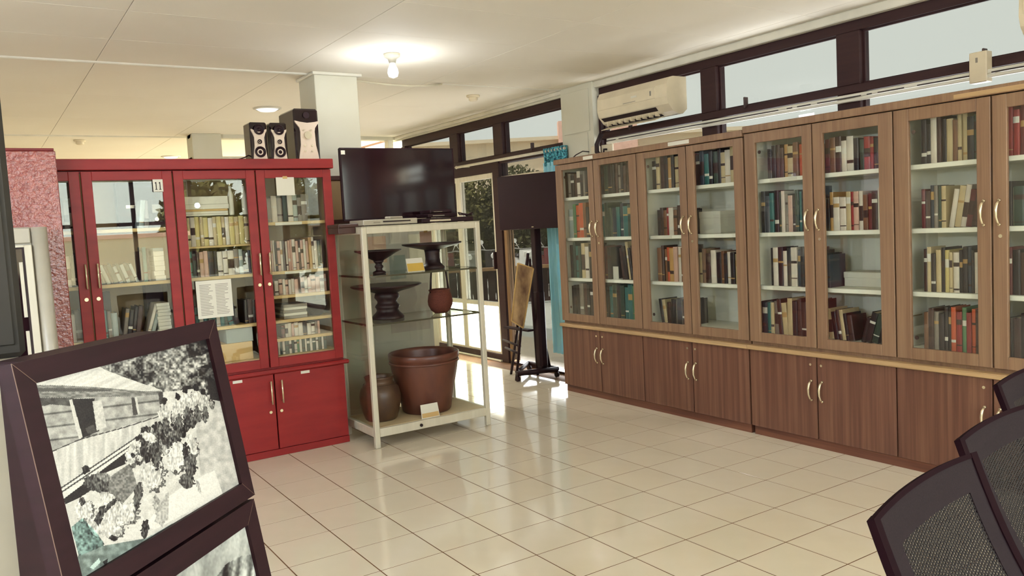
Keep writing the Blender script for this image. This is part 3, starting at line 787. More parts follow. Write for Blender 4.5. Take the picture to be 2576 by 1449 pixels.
for k in range(4):
    for z in SH[k+1]:
        BX(.5*k+(.024 if k == 0 else .008), .5*k+(.486 if k == 3 else .492), .05, .40, z-.02, z, b=.001).build('shelf', shelf_red, rc)
    BX(.5*k+(.024 if k == 0 else .008), .5*k+(.486 if k == 3 else .492), .03, .41, .65, .653).build('shelf', shelf_red, rc)
    x0, x1 = .5*k+.0045, (.5*k+.4955 if k < 3 else W-.003)
    gx0 = .5*k+.06; gx1 = .5*k+(.44 if k < 3 else .45)
    d = glazed_door(rc, x0, x1, .59, 1.872, gx0, gx1, .647, 1.819, red_m)
    hx = .5*k+(.482 if k % 2 == 0 else .045)
    bar_pull(hx, 1.197, 1.34).build('handle', brass_m, d)
    MB().disc_y((hx-.008, -.006, 1.135), .011, .008, 12).build('lock', brass_m, d)
# contents
RB = (.04, RY+.085, 0)
def rrow(x0, x1, z, h, pal, where, lean=None, name='book', depth=.17, hv=.08, y=.085, off=0):
    row_of_books((x0, RY+y, z), 0, 0, x1-x0, h, pal, where, 'books '+where, lean, depth, hv, name, 'book', off)
Q = 'behind %s red cabinet door'
d4 = Q % 'fourth'; d3 = Q % 'third'; d2 = Q % 'second'; d1_ = Q % 'first'
rrow(1.62, 1.90, 1.535, .17, 'awagwsaa', 'on top shelf '+d4)
rrow(1.63, 1.99, 1.21, .20, 'pwkpwdwppwpdpwpywwgd', 'on second shelf '+d4, name='slim_book')  # these narrow-spined rows are ordinary books as well
rrow(1.64, 1.80, 1.05, .10, 'wpwpwwp', 'on third shelf '+d4, name='slim_book')
rrow(1.82, 2.00, 1.05, .11, 'pwpppwp', 'on third shelf '+d4, name='slim_book', off=7)
rrow(1.66, 1.93, .765, .085, 'mwwpwwkwwap', 'on fifth shelf '+d4, name='slim_book')
rrow(1.63, 1.97, .653, .092, 'wgwgwgwGwgwgwgwgwg', 'on bottom shelf '+d4, name='slim_book', hv=.03)
rrow(1.07, 1.50, 1.21, .155, 'ttgdppkkwwwaskn', 'on middle shelf '+d3)
rrow(1.07, 1.32, .887, .13, 'wgtwtgtwtg', 'on lower shelf '+d3, name='slim_book')
rrow(1.33, 1.40, .887, .20, 'tk', 'on lower shelf '+d3, {0: -14, 1: -14}, off=10)
rrow(1.43, 1.51, .887, .15, 'kdk', 'on lower shelf '+d3, off=12)
rrow(.84, .90, 1.535, .16, 'sa', 'on top shelf '+d2, {0: 8, 1: 8})
rrow(.60, .82, 1.21, .115, 'sgskgsgsgs', 'on second shelf '+d2, {k: -18 for k in range(10)})
rrow(.825, .885, 1.21, .20, 'ktk', 'on second shelf '+d2, off=10)
rrow(.60, .68, .887, .16, 'tas', 'on third shelf '+d2)
rrow(.70, .80, .887, .17, 'akkd', 'on third shelf '+d2, {0: 10, 1: 10, 2: 10, 3: 10}, off=3)
rrow(.835, .88, .887, .18, 'ws', 'on third shelf '+d2, {0: 18, 1: 18}, off=7)
rrow(.60, .97, .653, .17, 'kdawgkdakw', 'on bottom shelf '+d2)
rrow(.38, .52, 1.21, .19, 'gwgk', 'on second shelf '+d1_)
rrow(.38, .52, 1.535, .18, 'kkaw', 'on top shelf '+d1_)
rrow(.38, .52, .887, .17, 'kwak', 'on third shelf '+d1_)
def stack(name, lab, cat, x0, x1, y0, z, sizes, mats, rng_seed):
    """a pile of flat sheets or boxes, each layer a part"""
    t = thing(name, lab, cat, ((x0+x1)/2, RY+y0, z)); rg = random.Random(rng_seed); zz = 0; w = (x1-x0)/2
    for i, hh in enumerate(sizes):
        dx = rg.uniform(-.004, .004)
        BX(-w+dx, w+dx, rg.uniform(0, .008), .2, zz+.0006, zz+hh, b=.0015).build('layer', mats[i % len(mats)], t); zz += hh
    return t
stack('paper_stack', 'tall stack of white paper behind second red cabinet door, third shelf', 'paper', .90, .975, .07, .887, [.022, .02, .024, .018, .02, .022, .018, .02, .02], [paper_m], 1)
stack('paper_stack', 'pile of wrapped white bundles with blue top behind second red cabinet door', 'paper', .905, .965, .07, 1.21, [.03, .03, .03, .03, .03, .03, .02], [paper_m, paper_m, paper_m, paper_m, paper_m, paper_m, paper_blue], 2)
stack('magazine_pile', 'grey magazine pile lying beside dark bowl behind fourth red cabinet door', 'magazine', 1.68, 1.84, .07, .887, [.02, .018, .02, .018, .02], [ink_m, paper_m], 4)
stack('file_box', 'flat tan carton standing at bottom behind third red cabinet door', 'box', 1.22, 1.46, .08, .653, [.115], [card_m], 5)
stack('file_box', 'grey-blue file box on tan carton behind third red cabinet door', 'box', 1.30, 1.47, .09, .768, [.092], [paper_blue], 6)
# yellowing bound volumes stacked two deep on the middle shelf, behind the third door
rrow(1.07, 1.50, 1.405, .18, 'cecwecewcecwecec', 'on raised board '+d3, name='volume', hv=.03)
t = thing('plank', 'thin tan board bearing the upper layer of volumes behind third red cabinet door', 'board', (1.28, RY+.08, 1.39))
BX(-.226, .226, 0, .25, .002, .014, b=.001).build('board', shelf_red, t)
for x in (-.222, .216): BX(x, x+.006, 0, .25, -.18, .002).build('support', shelf_red, t)
stack('magazine_pile', 'white magazines lying flat on the upper volumes behind third red cabinet door', 'magazine', 1.09, 1.38, .09, 1.405+.19, [.012, .016, .014, .03, .05], [paper_m, paper_m, card_m, paper_m, paper_m], 8)
bn = thing('binder', 'black box file standing behind second red cabinet door, top shelf', 'binder', (.902, RY+.07, 1.535))
BX(0, .085, 0, .22, 0, .17, b=.002).build('case', black_m, bn); MB().disc_y((.042, -.001, .05), .012, .002, 12).build('finger_ring', steel_m, bn); BX(.02, .065, -.001, 0, .09, .14).build('spine_label', ink_m, bn)
bn = thing('binder', 'black carton at back of third shelf behind second red cabinet door', 'box', (.875, RY+.28, .887)); BX(0, .105, 0, .1, 0, .30, b=.002).build('case', black_m, bn); BX(0, .105, 0, .1, .29, .302, b=.002).build('lid', black_m, bn)
bn = thing('binder', 'dark case on the top shelf behind second red cabinet door corner', 'binder', (.76, RY+.3, 1.535)); BX(0, .22, 0, .08, 0, .29, b=.002).build('case', black_m, bn); BX(.05, .10, -.006, 0, .13, .15).build('clasp', steel_m, bn)
bn = thing('binder', 'upright black box behind second red cabinet door, third shelf left', 'binder', (.575, RY+.3, .887)); BX(0, .10, 0, .08, 0, .27, b=.002).build('case', black_m, bn); BX(.02, .08, -.001, 0, .1, .2).build('spine_label', inkd_m, bn)
bw = thing('bowl', 'dark round bowl with pale contents behind fourth red cabinet door', 'bowl', (1.93, RY+.16, .887)); MB().lathe([(0, 0), (.04, 0), (.05, .012), (.078, .07), (.08, .1), (.074, .1), (.07, .07), (.04, .02), (0, .02)], 28).build('bowl_body', ebony_m, bw); MB().lathe([(.0, .055), (.04, .052), (.064, .044)], 20).build('contents', paper_m, bw)
bg_ = thing('bag', 'dark crumpled bag behind third red cabinet door, bottom shelf', 'bag', (1.155, RY+.14, .653)); MB().lathe([(0, 0), (.06, 0), (.075, .05), (.07, .12), (.045, .17), (.02, .2), (.03, .215), (0, .2)], 14).build('bag_body', black_m, bg_); MB().tube([(-.02, 0, .2), (0, 0, .235), (.02, 0, .2)], .004, 6).build('handle', black_m, bg_)
for x in (1.405, 1.49):
    bt = thing('bottle', 'slim white bottle at %s of top shelf behind third red cabinet door' % ('middle' if x < 1.45 else 'right end'), 'bottle', (x, RY+.12, 1.595), 0, 'white bottles behind the third red cabinet door')
    MB().lathe([(0, 0), (.016, 0), (.017, .01), (.017, .13), (.008, .16), (.008, .185), (0, .185)], 16).build('bottle_body', paper_m, bt); MB().lathe([(0, .185), (.01, .185), (.01, .205), (0, .205)], 12).build('cap', steel_m, bt)
# sheets taped to the glass
sh = thing('paper_sheet', 'printed white sheet taped inside the third red cabinet door', 'paper', (1.12, RY-.004, .955))
BX(0, .215, 0, .002, 0, .235).build('sheet', paper_m, sh)
b = MB(); rg = random.Random(5)
for k in range(20):
    for x0 in (.02, .115): b.box(x0, x0+rg.uniform(.05, .08), -.0006, 0, .02+.0098*k, .0235+.0098*k)
b.build('print', ink_m, sh, kind='stuff')
sh = thing('paper_sheet', 'blank white sheet taped high on the fourth red cabinet door', 'paper', (1.67, RY-.004, 1.705)); BX(0, .12, 0, .002, 0, .118).build('sheet', paper_m, sh); BX(.045, .075, -.0008, 0, .108, .125).build('tape', card_m, sh)
BX(1.70-.04, 1.88-.04, .048, .05, 1.189, 1.206).build('paper_label', paper_m, rc); BX(1.66-.04, 1.84-.04, .048, .05, 1.513, 1.532).build('paper_label', paper_m, rc)
sg = thing('number_card', 'white card numbered 11 on the second red cabinet door', 'sign', (.925, RY-.004, 1.747)); BX(0, .056, 0, .002, 0, .074).build('card', paper_m, sg)
b = MB()
for x in (.012, .034):
    b.add([(x+.003, -.0006, .016), (x+.008, -.0006, .016), (x+.008, -.0006, .058), (x+.003, -.0006, .058)], [(0, 1, 2, 3)])
    b.add([(x-.001, -.0006, .050), (x+.003, -.0006, .050), (x+.003, -.0006, .058), (x-.001, -.0006, .053)], [(0, 1, 2, 3)])
    b.add([(x-.001, -.0006, .012), (x+.012, -.0006, .012), (x+.012, -.0006, .016), (x-.001, -.0006, .016)], [(0, 1, 2, 3)])
b.build('digits', inkd_m, sg, label='black digits 11')

# ------------------------------------------------------------------ glass display case and what it holds
KX0, KX1, KY0, KY1 = 2.105, 3.005, 4.965, 5.50
dc = thing('display_case', 'white framed glass display case with pots, beside the red cabinet', 'showcase', (KX0, KY0, 0))
kw, kd = KX1-KX0, KY1-KY0
def leg(x0, y0, dark=False):
    b = MB(); p = .036
    b.box(x0, x0+p, y0, y0+p, .0, 1.47, b=.005)
    return b.build('leg', alu_m, dc)
leg(0, 0); leg(kw-.036, 0); leg(0, kd-.036); leg(kw-.036, kd-.036)
for nm, z0, z1 in (('top_rail', 1.425, 1.47), ('bottom_rail', .073, .13)):
    BX(.036, kw-.036, .002, .03, z0, z1, b=.003).build(nm, alu_m, dc); BX(.036, kw-.036, kd-.03, kd-.002, z0, z1, b=.003).build(nm, alu_m, dc)
    for x in (.002, kw-.030): BX(x, x+.028, .036, kd-.036, z0, z1, b=.003).build(nm, alu_m, dc)
BX(.03, kw-.03, .03, kd-.03, .118, .132).build('base_board', cream_tray, dc)
BX(.0, kw, .0, kd, 1.4705, 1.474).build('top_board', alu_m, dc)
for x in (.014, kw-.018): BX(x, x+.004, .036, kd-.036, .13, 1.425).build('side_pane', pane_show, dc)
BX(.036, kw-.036, kd-.018, kd-.014, .13, 1.425).build('back_pane', pane_show, dc)
for z in (1.146, .826):
    BX(.022, kw-.022, .020, kd-.022, z-.011, z).build('glass_shelf', pane_show, dc)
    b = MB().box(.0205, kw-.0205, .0175, .0195, z-.011, z).box(.019, .0205, .0175, kd-.02, z-.013, z+.001).box(kw-.0205, kw-.019, .0175, kd-.02, z-.013, z+.001).box(.0205, kw-.0205, kd-.0215, kd-.0195, z-.011, z)
    b.build('shelf_edge', shelf_glass, dc)
MB().disc_y((.34, -.006, .100), .011, .01, 14).build('lock', inkd_m, dc)

def lathed(name, lab, cat, x, y, z, prof, mat, part, n=40):
    t = thing(name, lab, cat, (x, y, z)); MB().lathe(prof, n).build(part, mat, t); return t
t = lathed('clay_pot', 'large brown glazed clay pot at the bottom of the display case', 'pot', 2.632, 5.235, .132,
           [(0, 0), (.165, 0), (.176, .012), (.192, .10), (.214, .2), (.234, .29), (.243, .345), (.246, .365), (.243, .375), (.250, .38), (.255, .395), (.255, .42), (.248, .428), (.236, .424), (.232, .40), (.228, .34), (.19, .1), (.16, .03), (0, .025)], clay_m, 'vessel', 48)
vs_ = MB().lathe([(.2475, .352), (.2535, .356), (.2535, .366), (.2475, .370)], 48).build('raised_band', clay_m, t)
t = lathed('clay_jar', 'smaller dark round jar with narrow neck beside the large pot', 'jar', 2.268, 5.22, .132,
           [(0, 0), (.10, 0), (.112, .012), (.128, .06), (.142, .13), (.144, .17), (.132, .22), (.108, .25), (.098, .258), (.094, .272), (.100, .292), (.104, .302), (.098, .306), (.090, .296), (.086, .27), (.09, .25), (.12, .2), (.12, .1), (.09, .02), (0, .015)], clayd_m, 'vessel')
MB().lathe([(.1165, .243), (.113, .251), (.108, .252), (.108, .246)], 40).build('shoulder_ring', clayd_m, t)
t = thing('pedestal_bowl', 'dark wooden footed bowl on the upper left glass shelf', 'bowl', (2.315, 5.2, 1.147))
MB().lathe([(.030, .088), (.048, .098), (.085, .118), (.125, .142), (.158, .155), (.163, .160), (.160, .163), (.150, .160), (.10, .138), (.05, .12), (0, .115)], 40).build('bowl_body', ebony_m, t)
MB().lathe([(0, 0), (.044, 0), (.046, .008), (.040, .016), (.024, .022), (.022, .034), (.030, .044), (.030, .054), (.022, .062), (.024, .072), (.034, .082), (.036, .09), (0, .09)], 28).build('stem', ebony_m, t)
t = thing('pedestal_dish', 'wide flat dark wooden dish on stout foot, upper right shelf', 'dish', (2.745, 5.22, 1.147))
MB().lathe([(.048, .138), (.10, .150), (.17, .166), (.212, .178), (.216, .186), (.21, .19), (.18, .186), (.06, .176), (0, .176)], 44).build('plate', ebony_m, t)
MB().lathe([(0, 0), (.082, 0), (.085, .012), (.070, .03), (.056, .044), (.052, .08), (.054, .12), (.058, .14), (0, .14)], 32).build('foot', ebony_m, t)
t = thing('pedestal_dish', 'broad dark wooden dish with scalloped stem on the middle shelf', 'dish', (2.376, 5.238, .827))
MB().lathe([(.07, .178), (.11, .192), (.17, .205), (.232, .222), (.248, .232), (.246, .238), (.22, .236), (.08, .222), (0, .222)], 48).build('plate', ebony_m, t)
MB().lathe([(0, 0), (.112, 0), (.114, .012), (.100, .03), (.084, .045), (.076, .06), (.080, .075), (.088, .085), (.080, .098), (.070, .108), (.068, .122), (.078, .138), (.088, .150), (.084, .170), (.076, .184), (0, .184)], 36).build('stem', ebony_m, t)
t = thing('basket', 'small round woven basket hanging handle on the middle shelf', 'basket', (2.775, 5.2, .827))
MB().lathe([(0, .004), (.045, .0), (.07, .022), (.088, .06), (.091, .09), (.084, .13), (.074, .158), (.070, .168), (.064, .166), (.068, .155), (.08, .1), (.075, .05), (.04, .015), (0, .014)], 32).build('basket_body', wicker_m, t)
MB().lathe([(.071, .158), (.079, .160), (.080, .170), (.071, .174), (.066, .166)], 32).build('rim', wicker_m, t)
for s_ in (-1, 1):
    MB().tube([(s_*.074, 0, .15), (s_*.066, 0, .24), (s_*.058, 0, .306)], [.009, .007, .006], 7).build('handle', ebony_m, t)
t = thing('label_card', 'yellow folded label card beside the footed bowl', 'card', (2.535, 5.07, 1.147))
b = MB(); b.add([(-.066, 0, 0), (.066, 0, 0), (.062, .03, .092), (-.062, .03, .092), (-.066, .003, 0), (.066, .003, 0), (.062, .033, .092), (-.062, .033, .092)], [(0, 1, 2, 3), (7, 6, 5, 4), (0, 4, 5, 1), (1, 5, 6, 2), (2, 6, 7, 3), (3, 7, 4, 0)]); b.build('card', paper_m, t)
b = MB(); b.add([(-.063, -.0004, .004), (.063, -.0004, .004), (.0615, .0175, .058), (-.0615, .0175, .058)], [(0, 1, 2, 3)]); b.build('yellow_panel', paper_yel, t)
BX(-.05, .05, .033, .07, 0, .002).build('stand', paper_m, t)
t = thing('label_card', 'white folded label card in front of the large clay pot', 'card', (2.535, 4.99, .132))
b = MB(); b.add([(-.07, 0, 0), (.07, 0, 0), (.066, .02, .095), (-.066, .02, .095), (-.07, .003, 0), (.07, .003, 0), (.066, .023, .095), (-.066, .023, .095)], [(0, 1, 2, 3), (7, 6, 5, 4), (0, 4, 5, 1), (1, 5, 6, 2), (2, 6, 7, 3), (3, 7, 4, 0)]); b.build('card', paper_m, t)
b = MB(); b.add([(-.065, -.0006, .006), (.065, -.0006, .006), (.064, .0064, .036), (-.064, .0064, .036)], [(0, 1, 2, 3)]); b.build('ochre_strip', card_m, t)
t = thing('paper_note', 'small pinkish note taped to the display case back pane', 'paper', (2.785, 5.478, 1.335)); BX(0, .10, 0, .0015, 0, .085).build('sheet', paper_pink, t); BX(.035, .065, -.0008, 0, .075, .092).build('tape', card_m, t)

# tall pale board behind the case, with posters
t = thing('display_board', 'pale standing board with posters behind the glass display case', 'board', (2.50, 5.95, 0))
BX(0, .60, 0, .03, .12, 1.46, b=.003).build('panel', board_m, t)
for x in (.0, .565):
    BX(x, x+.035, .0, .03, 0, .12).build('leg', alu_m, t); BX(x, x+.035, -.14, .17, 0, .025, b=.004).build('foot', alu_m, t)
for x0, x1, z0, z1, mm in ((.03, .22, 1.19, 1.40, paper_pink), (.24, .38, 1.05, 1.24, paper_blue), (.42, .56, 1.12, 1.40, paper_m), (.03, .20, .78, 1.12, paper_lav), (.22, .57, .62, 1.0, paper_lav), (.05, .3, .22, .55, board_m)):
    BX(x0, x1, -.003, 0, z0, z1).build('poster', mm, t)
t = thing('wall_picture', 'narrow dark framed panel on column left of the television', 'picture', (2.18, 5.716, 1.51))
b = MB().box(0, .26, 0, .022, 0, .03).box(0, .26, 0, .022, .32, .35).box(0, .03, 0, .022, .03, .32).box(.23, .26, 0, .022, .03, .32); b.build('frame', wood_dk, t); BX(.03, .23, .01, .02, .03, .32).build('backing', back_red, t)

# television on the case
t = thing('television', 'large flat television standing on the glass display case', 'television', (2.548, 5.26, 1.474))
BX(-.4385, .4385, 0, .03, .045, .540, b=.006).build('housing', black_m, t)
sc_ = BX(-.43, .43, -.002, 0, .056, .532).build('screen', blackg_m, t)
b = MB().box(-.4385, .4385, -.004, 0, .532, .540).box(-.4385, .4385, -.004, 0, .045, .056).box(-.4385, -.43, -.004, 0, .056, .532).box(.43, .4385, -.004, 0, .056, .532); b.build('bezel', black_m, t)
MB().tube([(0, .03, .05), (0, .05, .012)], [.05, .06], 14).build('neck', black_m, t)
BX(-.2, .2, -.05, .16, 0, .014, b=.006).build('stand', blackg_m, t)
BX(-.15, .15, .03, .06, .15, .42, b=.01).build('rear_cover', black_m, t)
MB().box(-.43, -.40, -.0035, -.002, .495, .522, b=.001).build('corner_sticker', paper_m, t)
t = thing('plank', 'dark wooden board lying under the left end of the television', 'board', (1.985, 5.05, 1.4745))
BX(0, .32, .0, .21, 0, .022, b=.003).build('board', wood_dk, t); BX(0, .12, .01, .2, -.04, 0, b=.003).build('batten', wood_dk, t)
t = thing('video_player', 'slim white video player with dark slot on the display case', 'player', (2.33, 4.99, 1.474), math.radians(4))
BX(-.205, .205, 0, .20, .006, .042, b=.004).build('housing', paint_white, t); BX(-.06, .15, -.001, .001, .022, .031).build('slot', inkd_m, t); BX(-.13, -.08, -.001, .001, .018, .026).build('button', ink_m, t)
for x in (-.17, .17): MB().tube([(x, .03, 0), (x, .03, .006)], .012, 10).build('foot', black_m, t)
t = thing('remote_control', 'white remote control lying on the white video player', 'remote', (2.40, 5.09, 1.516), math.radians(35))
BX(-.09, .09, -.022, .022, 0, .018, b=.006).build('housing', paint_white, t)
for k in range(5): BX(-.07+.03*k, -.052+.03*k, -.008, .008, .018, .0195).build('button', inkd_m, t)
z = 1.474
for k, (x0, x1, h, lab) in enumerate(((2.57, 2.97, .036, 'wide black set-top box lowest of the stack beside the white player'), (2.62, 2.86, .030, 'middle black box of the stack on the display case'), (2.65, 2.82, .026, 'small black box topmost of the stack on the display case'))):
    t = thing('set_top_box', lab, 'box', ((x0+x1)/2, 5.0+.015*k, z), math.radians((-3, 4, -2)[k])); w = (x1-x0)/2
    BX(-w, w, 0, .17, .004, h, b=.004).build('housing', black_m, t); BX(-w*.7, w*.1, -.0012, .0, .012, h-.012).build('display_window', (steel_m, ink_m, steel_m)[k], t)
    for x in (-w*.8, w*.8): BX(x-.01, x+.01, .02, .05, 0, .004).build('foot', black_m, t)
    z += h
b = MB(); b.tube([(2.93, 5.03, 1.516), (2.98, 5.02, 1.535), (3.0, 5.05, 1.52), (2.96, 5.1, 1.53), (2.9, 5.08, 1.54), (2.88, 5.03, 1.525), (2.95, 5.0, 1.52)], .005, 6)
tag(b.build('cable', black_m), 'loose black cable coiled on the widest set-top box', 'cable')

# ------------------------------------------------------------------ loudspeakers on the red cabinet
def satellite(x, lab):
    t = thing('loudspeaker', lab, 'speaker', (x, 5.35, 1.942), 0, 'small speakers on the red cabinet')
    BX(-.055, .055, .014, .16, 0, .245, b=.008).build('housing', blackg_m, t)
    MB().prism([(-.046, 0), (.046, 0), (.040, .05), (.033, .09), (.032, .145), (.040, .17), (.050, .19), (.050, .20), (.036, .195), (.022, .182), (-.022, .182), (-.036, .195), (-.050, .20), (-.050, .19), (-.040, .17), (-.032, .145), (-.033, .09), (-.040, .05)], .002, .014).build('front_panel', silver_m, t)
    def cone(z, r, nm):
        b = MB(); n = 24
        pr = [(r, -.004), (r*.9, -.006), (r*.82, -.001), (r*.35, .004), (r*.3, -.002), (0, -.004)]
        vs = []; fs = []
        for (q, yy) in pr:
            for k in range(n):
                vs.append((q*math.cos(2*PI*k/n), yy, z+q*math.sin(2*PI*k/n)))
        for i in range(len(pr)-1):
            for k in range(n): fs.append((i*n+k, i*n+(k+1) % n, (i+1)*n+(k+1) % n, (i+1)*n+k))
        b.add(vs, fs, 0, True); b.build(nm, black_m, t)
    cone(.052, .036, 'woofer'); cone(.118, .015, 'tweeter')
    cone(.196, .034, 'upper_woofer')
    return t
satellite(1.605, 'left of the two small silver-fronted speakers on the red cabinet')
satellite(1.737, 'right of the two small silver-fronted speakers on the red cabinet')
t = thing('subwoofer', 'tall black subwoofer with silver control panel on the red cabinet', 'speaker', (1.935, 5.36, 1.942))
BX(-.085, .085, .014, .33, 0, .345, b=.012).build('housing', blackg_m, t)
MB().prism([(-.070, 0), (.070, 0), (.062, .05), (.052, .10), (.049, .19), (.054, .215), (.080, .25), (.084, .262), (.05, .254), (0, .248), (-.05, .254), (-.084, .262), (-.080, .25), (-.054, .215), (-.049, .19), (-.052, .10), (-.062, .05)], .0, .014).build('control_panel', silver_m, t)
MB().disc_y((.0, -.010, .165), .026, .010, 24).build('volume_knob', steel_m, t)
for x in (-.025, .025):
    for z in (.06, .095, .20): MB().disc_y((x, -.006, z), .006, .006, 10).build('button', steel_m, t)
b = MB(); b.disc_y((0, .004, .30), .022, .012, 20); b.build('port', black_m, t)
for x in (-.06, .06): BX(x-.012, x+.012, .05, .09, -.0, .004).build('foot', black_m, t)
tag(MB().tube([(1.40, 5.42, 1.948), (1.47, 5.43, 1.95), (1.52, 5.42, 1.965), (1.56, 5.44, 1.985), (1.58, 5.506, 2.0)], .004, 6).build('cable', black_m), 'thin black lead running to the left small speaker', 'cable')

# ------------------------------------------------------------------ ceiling fittings
t = thing('ceiling_bulb', 'bright bulb on the ceiling in front of the white column', 'lamp', (2.43, 5.02, CZ))
MB().lathe([(0, 0), (.055, 0), (.055, -.02), (.03, -.035), (.022, -.06), (0, -.06)], 24).build('lamp_holder', trim_m, t)
MB().lathe([(.018, -.06), (.02, -.07), (.034, -.10), (.038, -.125), (.03, -.15), (0, -.162)], 24).build('bulb', bulb_m, t)
for k, (x, y) in enumerate(((2.33, 7.46), (2.33, 11.83))):
    t = thing('downlight', ('round downlight above the small speakers', 'distant round downlight just above the red cabinet edge')[k], 'lamp', (x, y, CZ), 0, 'ceiling downlights')
    MB().lathe([(.105, 0), (.125, 0), (.125, -.008), (.105, -.014)], 28).build('ring', trim_m, t); MB().lathe([(.105, -.006), (.07, -.028), (0, -.036)], 28).build('diffuser', bulb_m, t)
for k, (x, y) in enumerate(((3.856, 6.362), (1.058, 10.06))):
    t = thing('smoke_detector', ('white smoke detector on ceiling near the clerestory windows', 'white smoke detector on ceiling above the textured red panel')[k], 'detector', (x, y, CZ), 0, 'ceiling smoke detectors')
    MB().lathe([(0, 0), (.06, 0), (.06, -.014), (.052, -.02), (0, -.02)], 24).build('mount', beige_m, t); MB().lathe([(.04, -.02), (.042, -.04), (.03, -.052), (0, -.054)], 24).build('sensor_head', beige_m, t)
pts = [(2.50, 5.9, 2.598), (2.66, 5.9, 2.585), (2.82, 5.9, 2.577), (3.0, 5.9, 2.575), (3.15, 5.9, 2.584), (3.29, 5.91, 2.604)]
tag(MB().tube(pts, .008, 8).build('cable', cable_w), 'white cable sagging along the ceiling right of the column', 'cable')

# ------------------------------------------------------------------ window wall fittings
def ac(y_left, length, lab):
    t = thing('air_conditioner', lab, 'air conditioner', (WX, y_left, 2.19), RZR, 'split air conditioners above the bookcases')
    # local: x along the wall to the right, y into the wall (0 = wall), z up
    prof = [(-.005, .035), (-.05, .0), (-.10, .0), (-.15, .02), (-.195, .07), (-.21, .12), (-.205, .215), (-.18, .262), (-.14, .272), (-.005, .272)]
    b = MB(); n = len(prof); vs = [(x, y, z) for x in (0, length) for y, z in prof]
    b.add(vs, [list(range(n)), list(range(n, 2*n))] + [(i, (i+1) % n, n+(i+1) % n, n+i) for i in range(n)])
    b.build('body', beige_m, t)
    b = MB().box(.02, length-.12, -.2135, -.205, .125, .21, b=.002); b.build('front_cover', beige_m, t)
    vs = [(.03, -.105, -.002), (length-.14, -.105, -.002), (length-.14, -.192, .062), (.03, -.192, .062)]
    b = MB(); b.add([(x, y-.004, z-.003) for x, y, z in vs]+vs, [(0, 1, 2, 3), (4, 5, 6, 7), (0, 1, 5, 4), (1, 2, 6, 5), (2, 3, 7, 6), (3, 0, 4, 7)]); b.build('outlet_slot', inkd_m, t)
    for k in range(9):
        x = .07+k*(length-.24)/8
        BX(x, x+.006, -.17, -.125, .0, .03).build('louvre', beige_m, t)
    b = MB(); b.add([(.03, -.11, -.006), (length-.14, -.11, -.006), (length-.14, -.20, -.035), (.03, -.20, -.035), (.03, -.11, -.001), (length-.14, -.11, -.001), (length-.14, -.20, -.030), (.03, -.20, -.030)], [(0, 1, 2, 3), (4, 5, 6, 7), (0, 1, 5, 4), (1, 2, 6, 5), (2, 3, 7, 6), (3, 0, 4, 7)]); b.build('flap', beige_m, t)
    BX(length*.52, length*.60, -.2150, -.2135, .165, .18).build('badge', paper_m, t); BX(length*.78, length*.80, -.2150, -.2135, .15, .185).build('indicator', ink_m, t); BX(length*.40, length*.58, -.2145, -.2135, .135, .139).build('trim_line', ink_m, t)
    return t
ac(5.21, .80, 'white air conditioner on the window wall above the first bookcase')
ac(1.995, .80, 'white air conditioner cut off at the picture right edge')
t = thing('cable_duct', 'long white cable duct under the clerestory panes', 'duct', (WX-.02, 5.30, 2.085), RZR)
BX(0, 3.9, -.03, 0, 0, .022, b=.003).build('duct', trim_m, t); BX(0, 3.9, -.034, -.004, -.022, -.004, b=.003).build('lower_duct', trim_m, t)
for a, bb in ((.0, .12), (.16, 1.75), (1.82, 1.86), (1.9, 2.0), (2.05, 2.35), (2.39, 2.42), (2.46, 2.62), (2.7, 3.05), (3.1, 3.9)):
    BX(a, bb, -.036, -.030, .001, .006).build('dark_lead', inkd_m, t)
for x in (.4, 1.3, 2.2, 3.1): BX(x, x+.02, 0, .02, -.01, .02).build('bracket', trim_m, t)
t = thing('switch_box', 'upright white switch box on the cable duct', 'box', (WX-.06, 2.312, 2.045), RZR); BX(0, .09, 0, .06, 0, .16, b=.004).build('housing', beige_m, t); BX(.035, .045, -.003, 0, .105, .13).build('switch', ink_m, t)
t = thing('junction_box', 'white plug box on the corner pier above the first bookcase', 'socket', (4.40, 5.40, 1.952), RZR)
BX(0, .07, 0, .05, 0, .10, b=.004).build('housing', beige_m, t); BX(.10, .24, .03, .05, 0, .10, b=.004).build('second_housing', beige_m, t); MB().tube([(.17, .03, .06), (.17, .0, .06), (.17, -.005, .03)], .008, 8).build('plug', inkd_m, t)
tag(MB().tube([(4.44, 5.30, 2.15), (4.41, 5.33, 2.06), (4.40, 5.32, 2.0), (4.40, 5.28, 1.965)], .02, 8).build('pipe_sleeve', inkd_m), 'dark wrapped pipe below the left end of the air conditioner', 'pipe')
tag(MB().tube([(4.39, 5.41, 2.01), (4.36, 5.46, 2.02), (4.30, 5.48, 1.99), (4.26, 5.49, 1.957)], .005, 6).build('cable', inkd_m), 'thin dark lead looping onto the top of the first bookcase', 'cable')
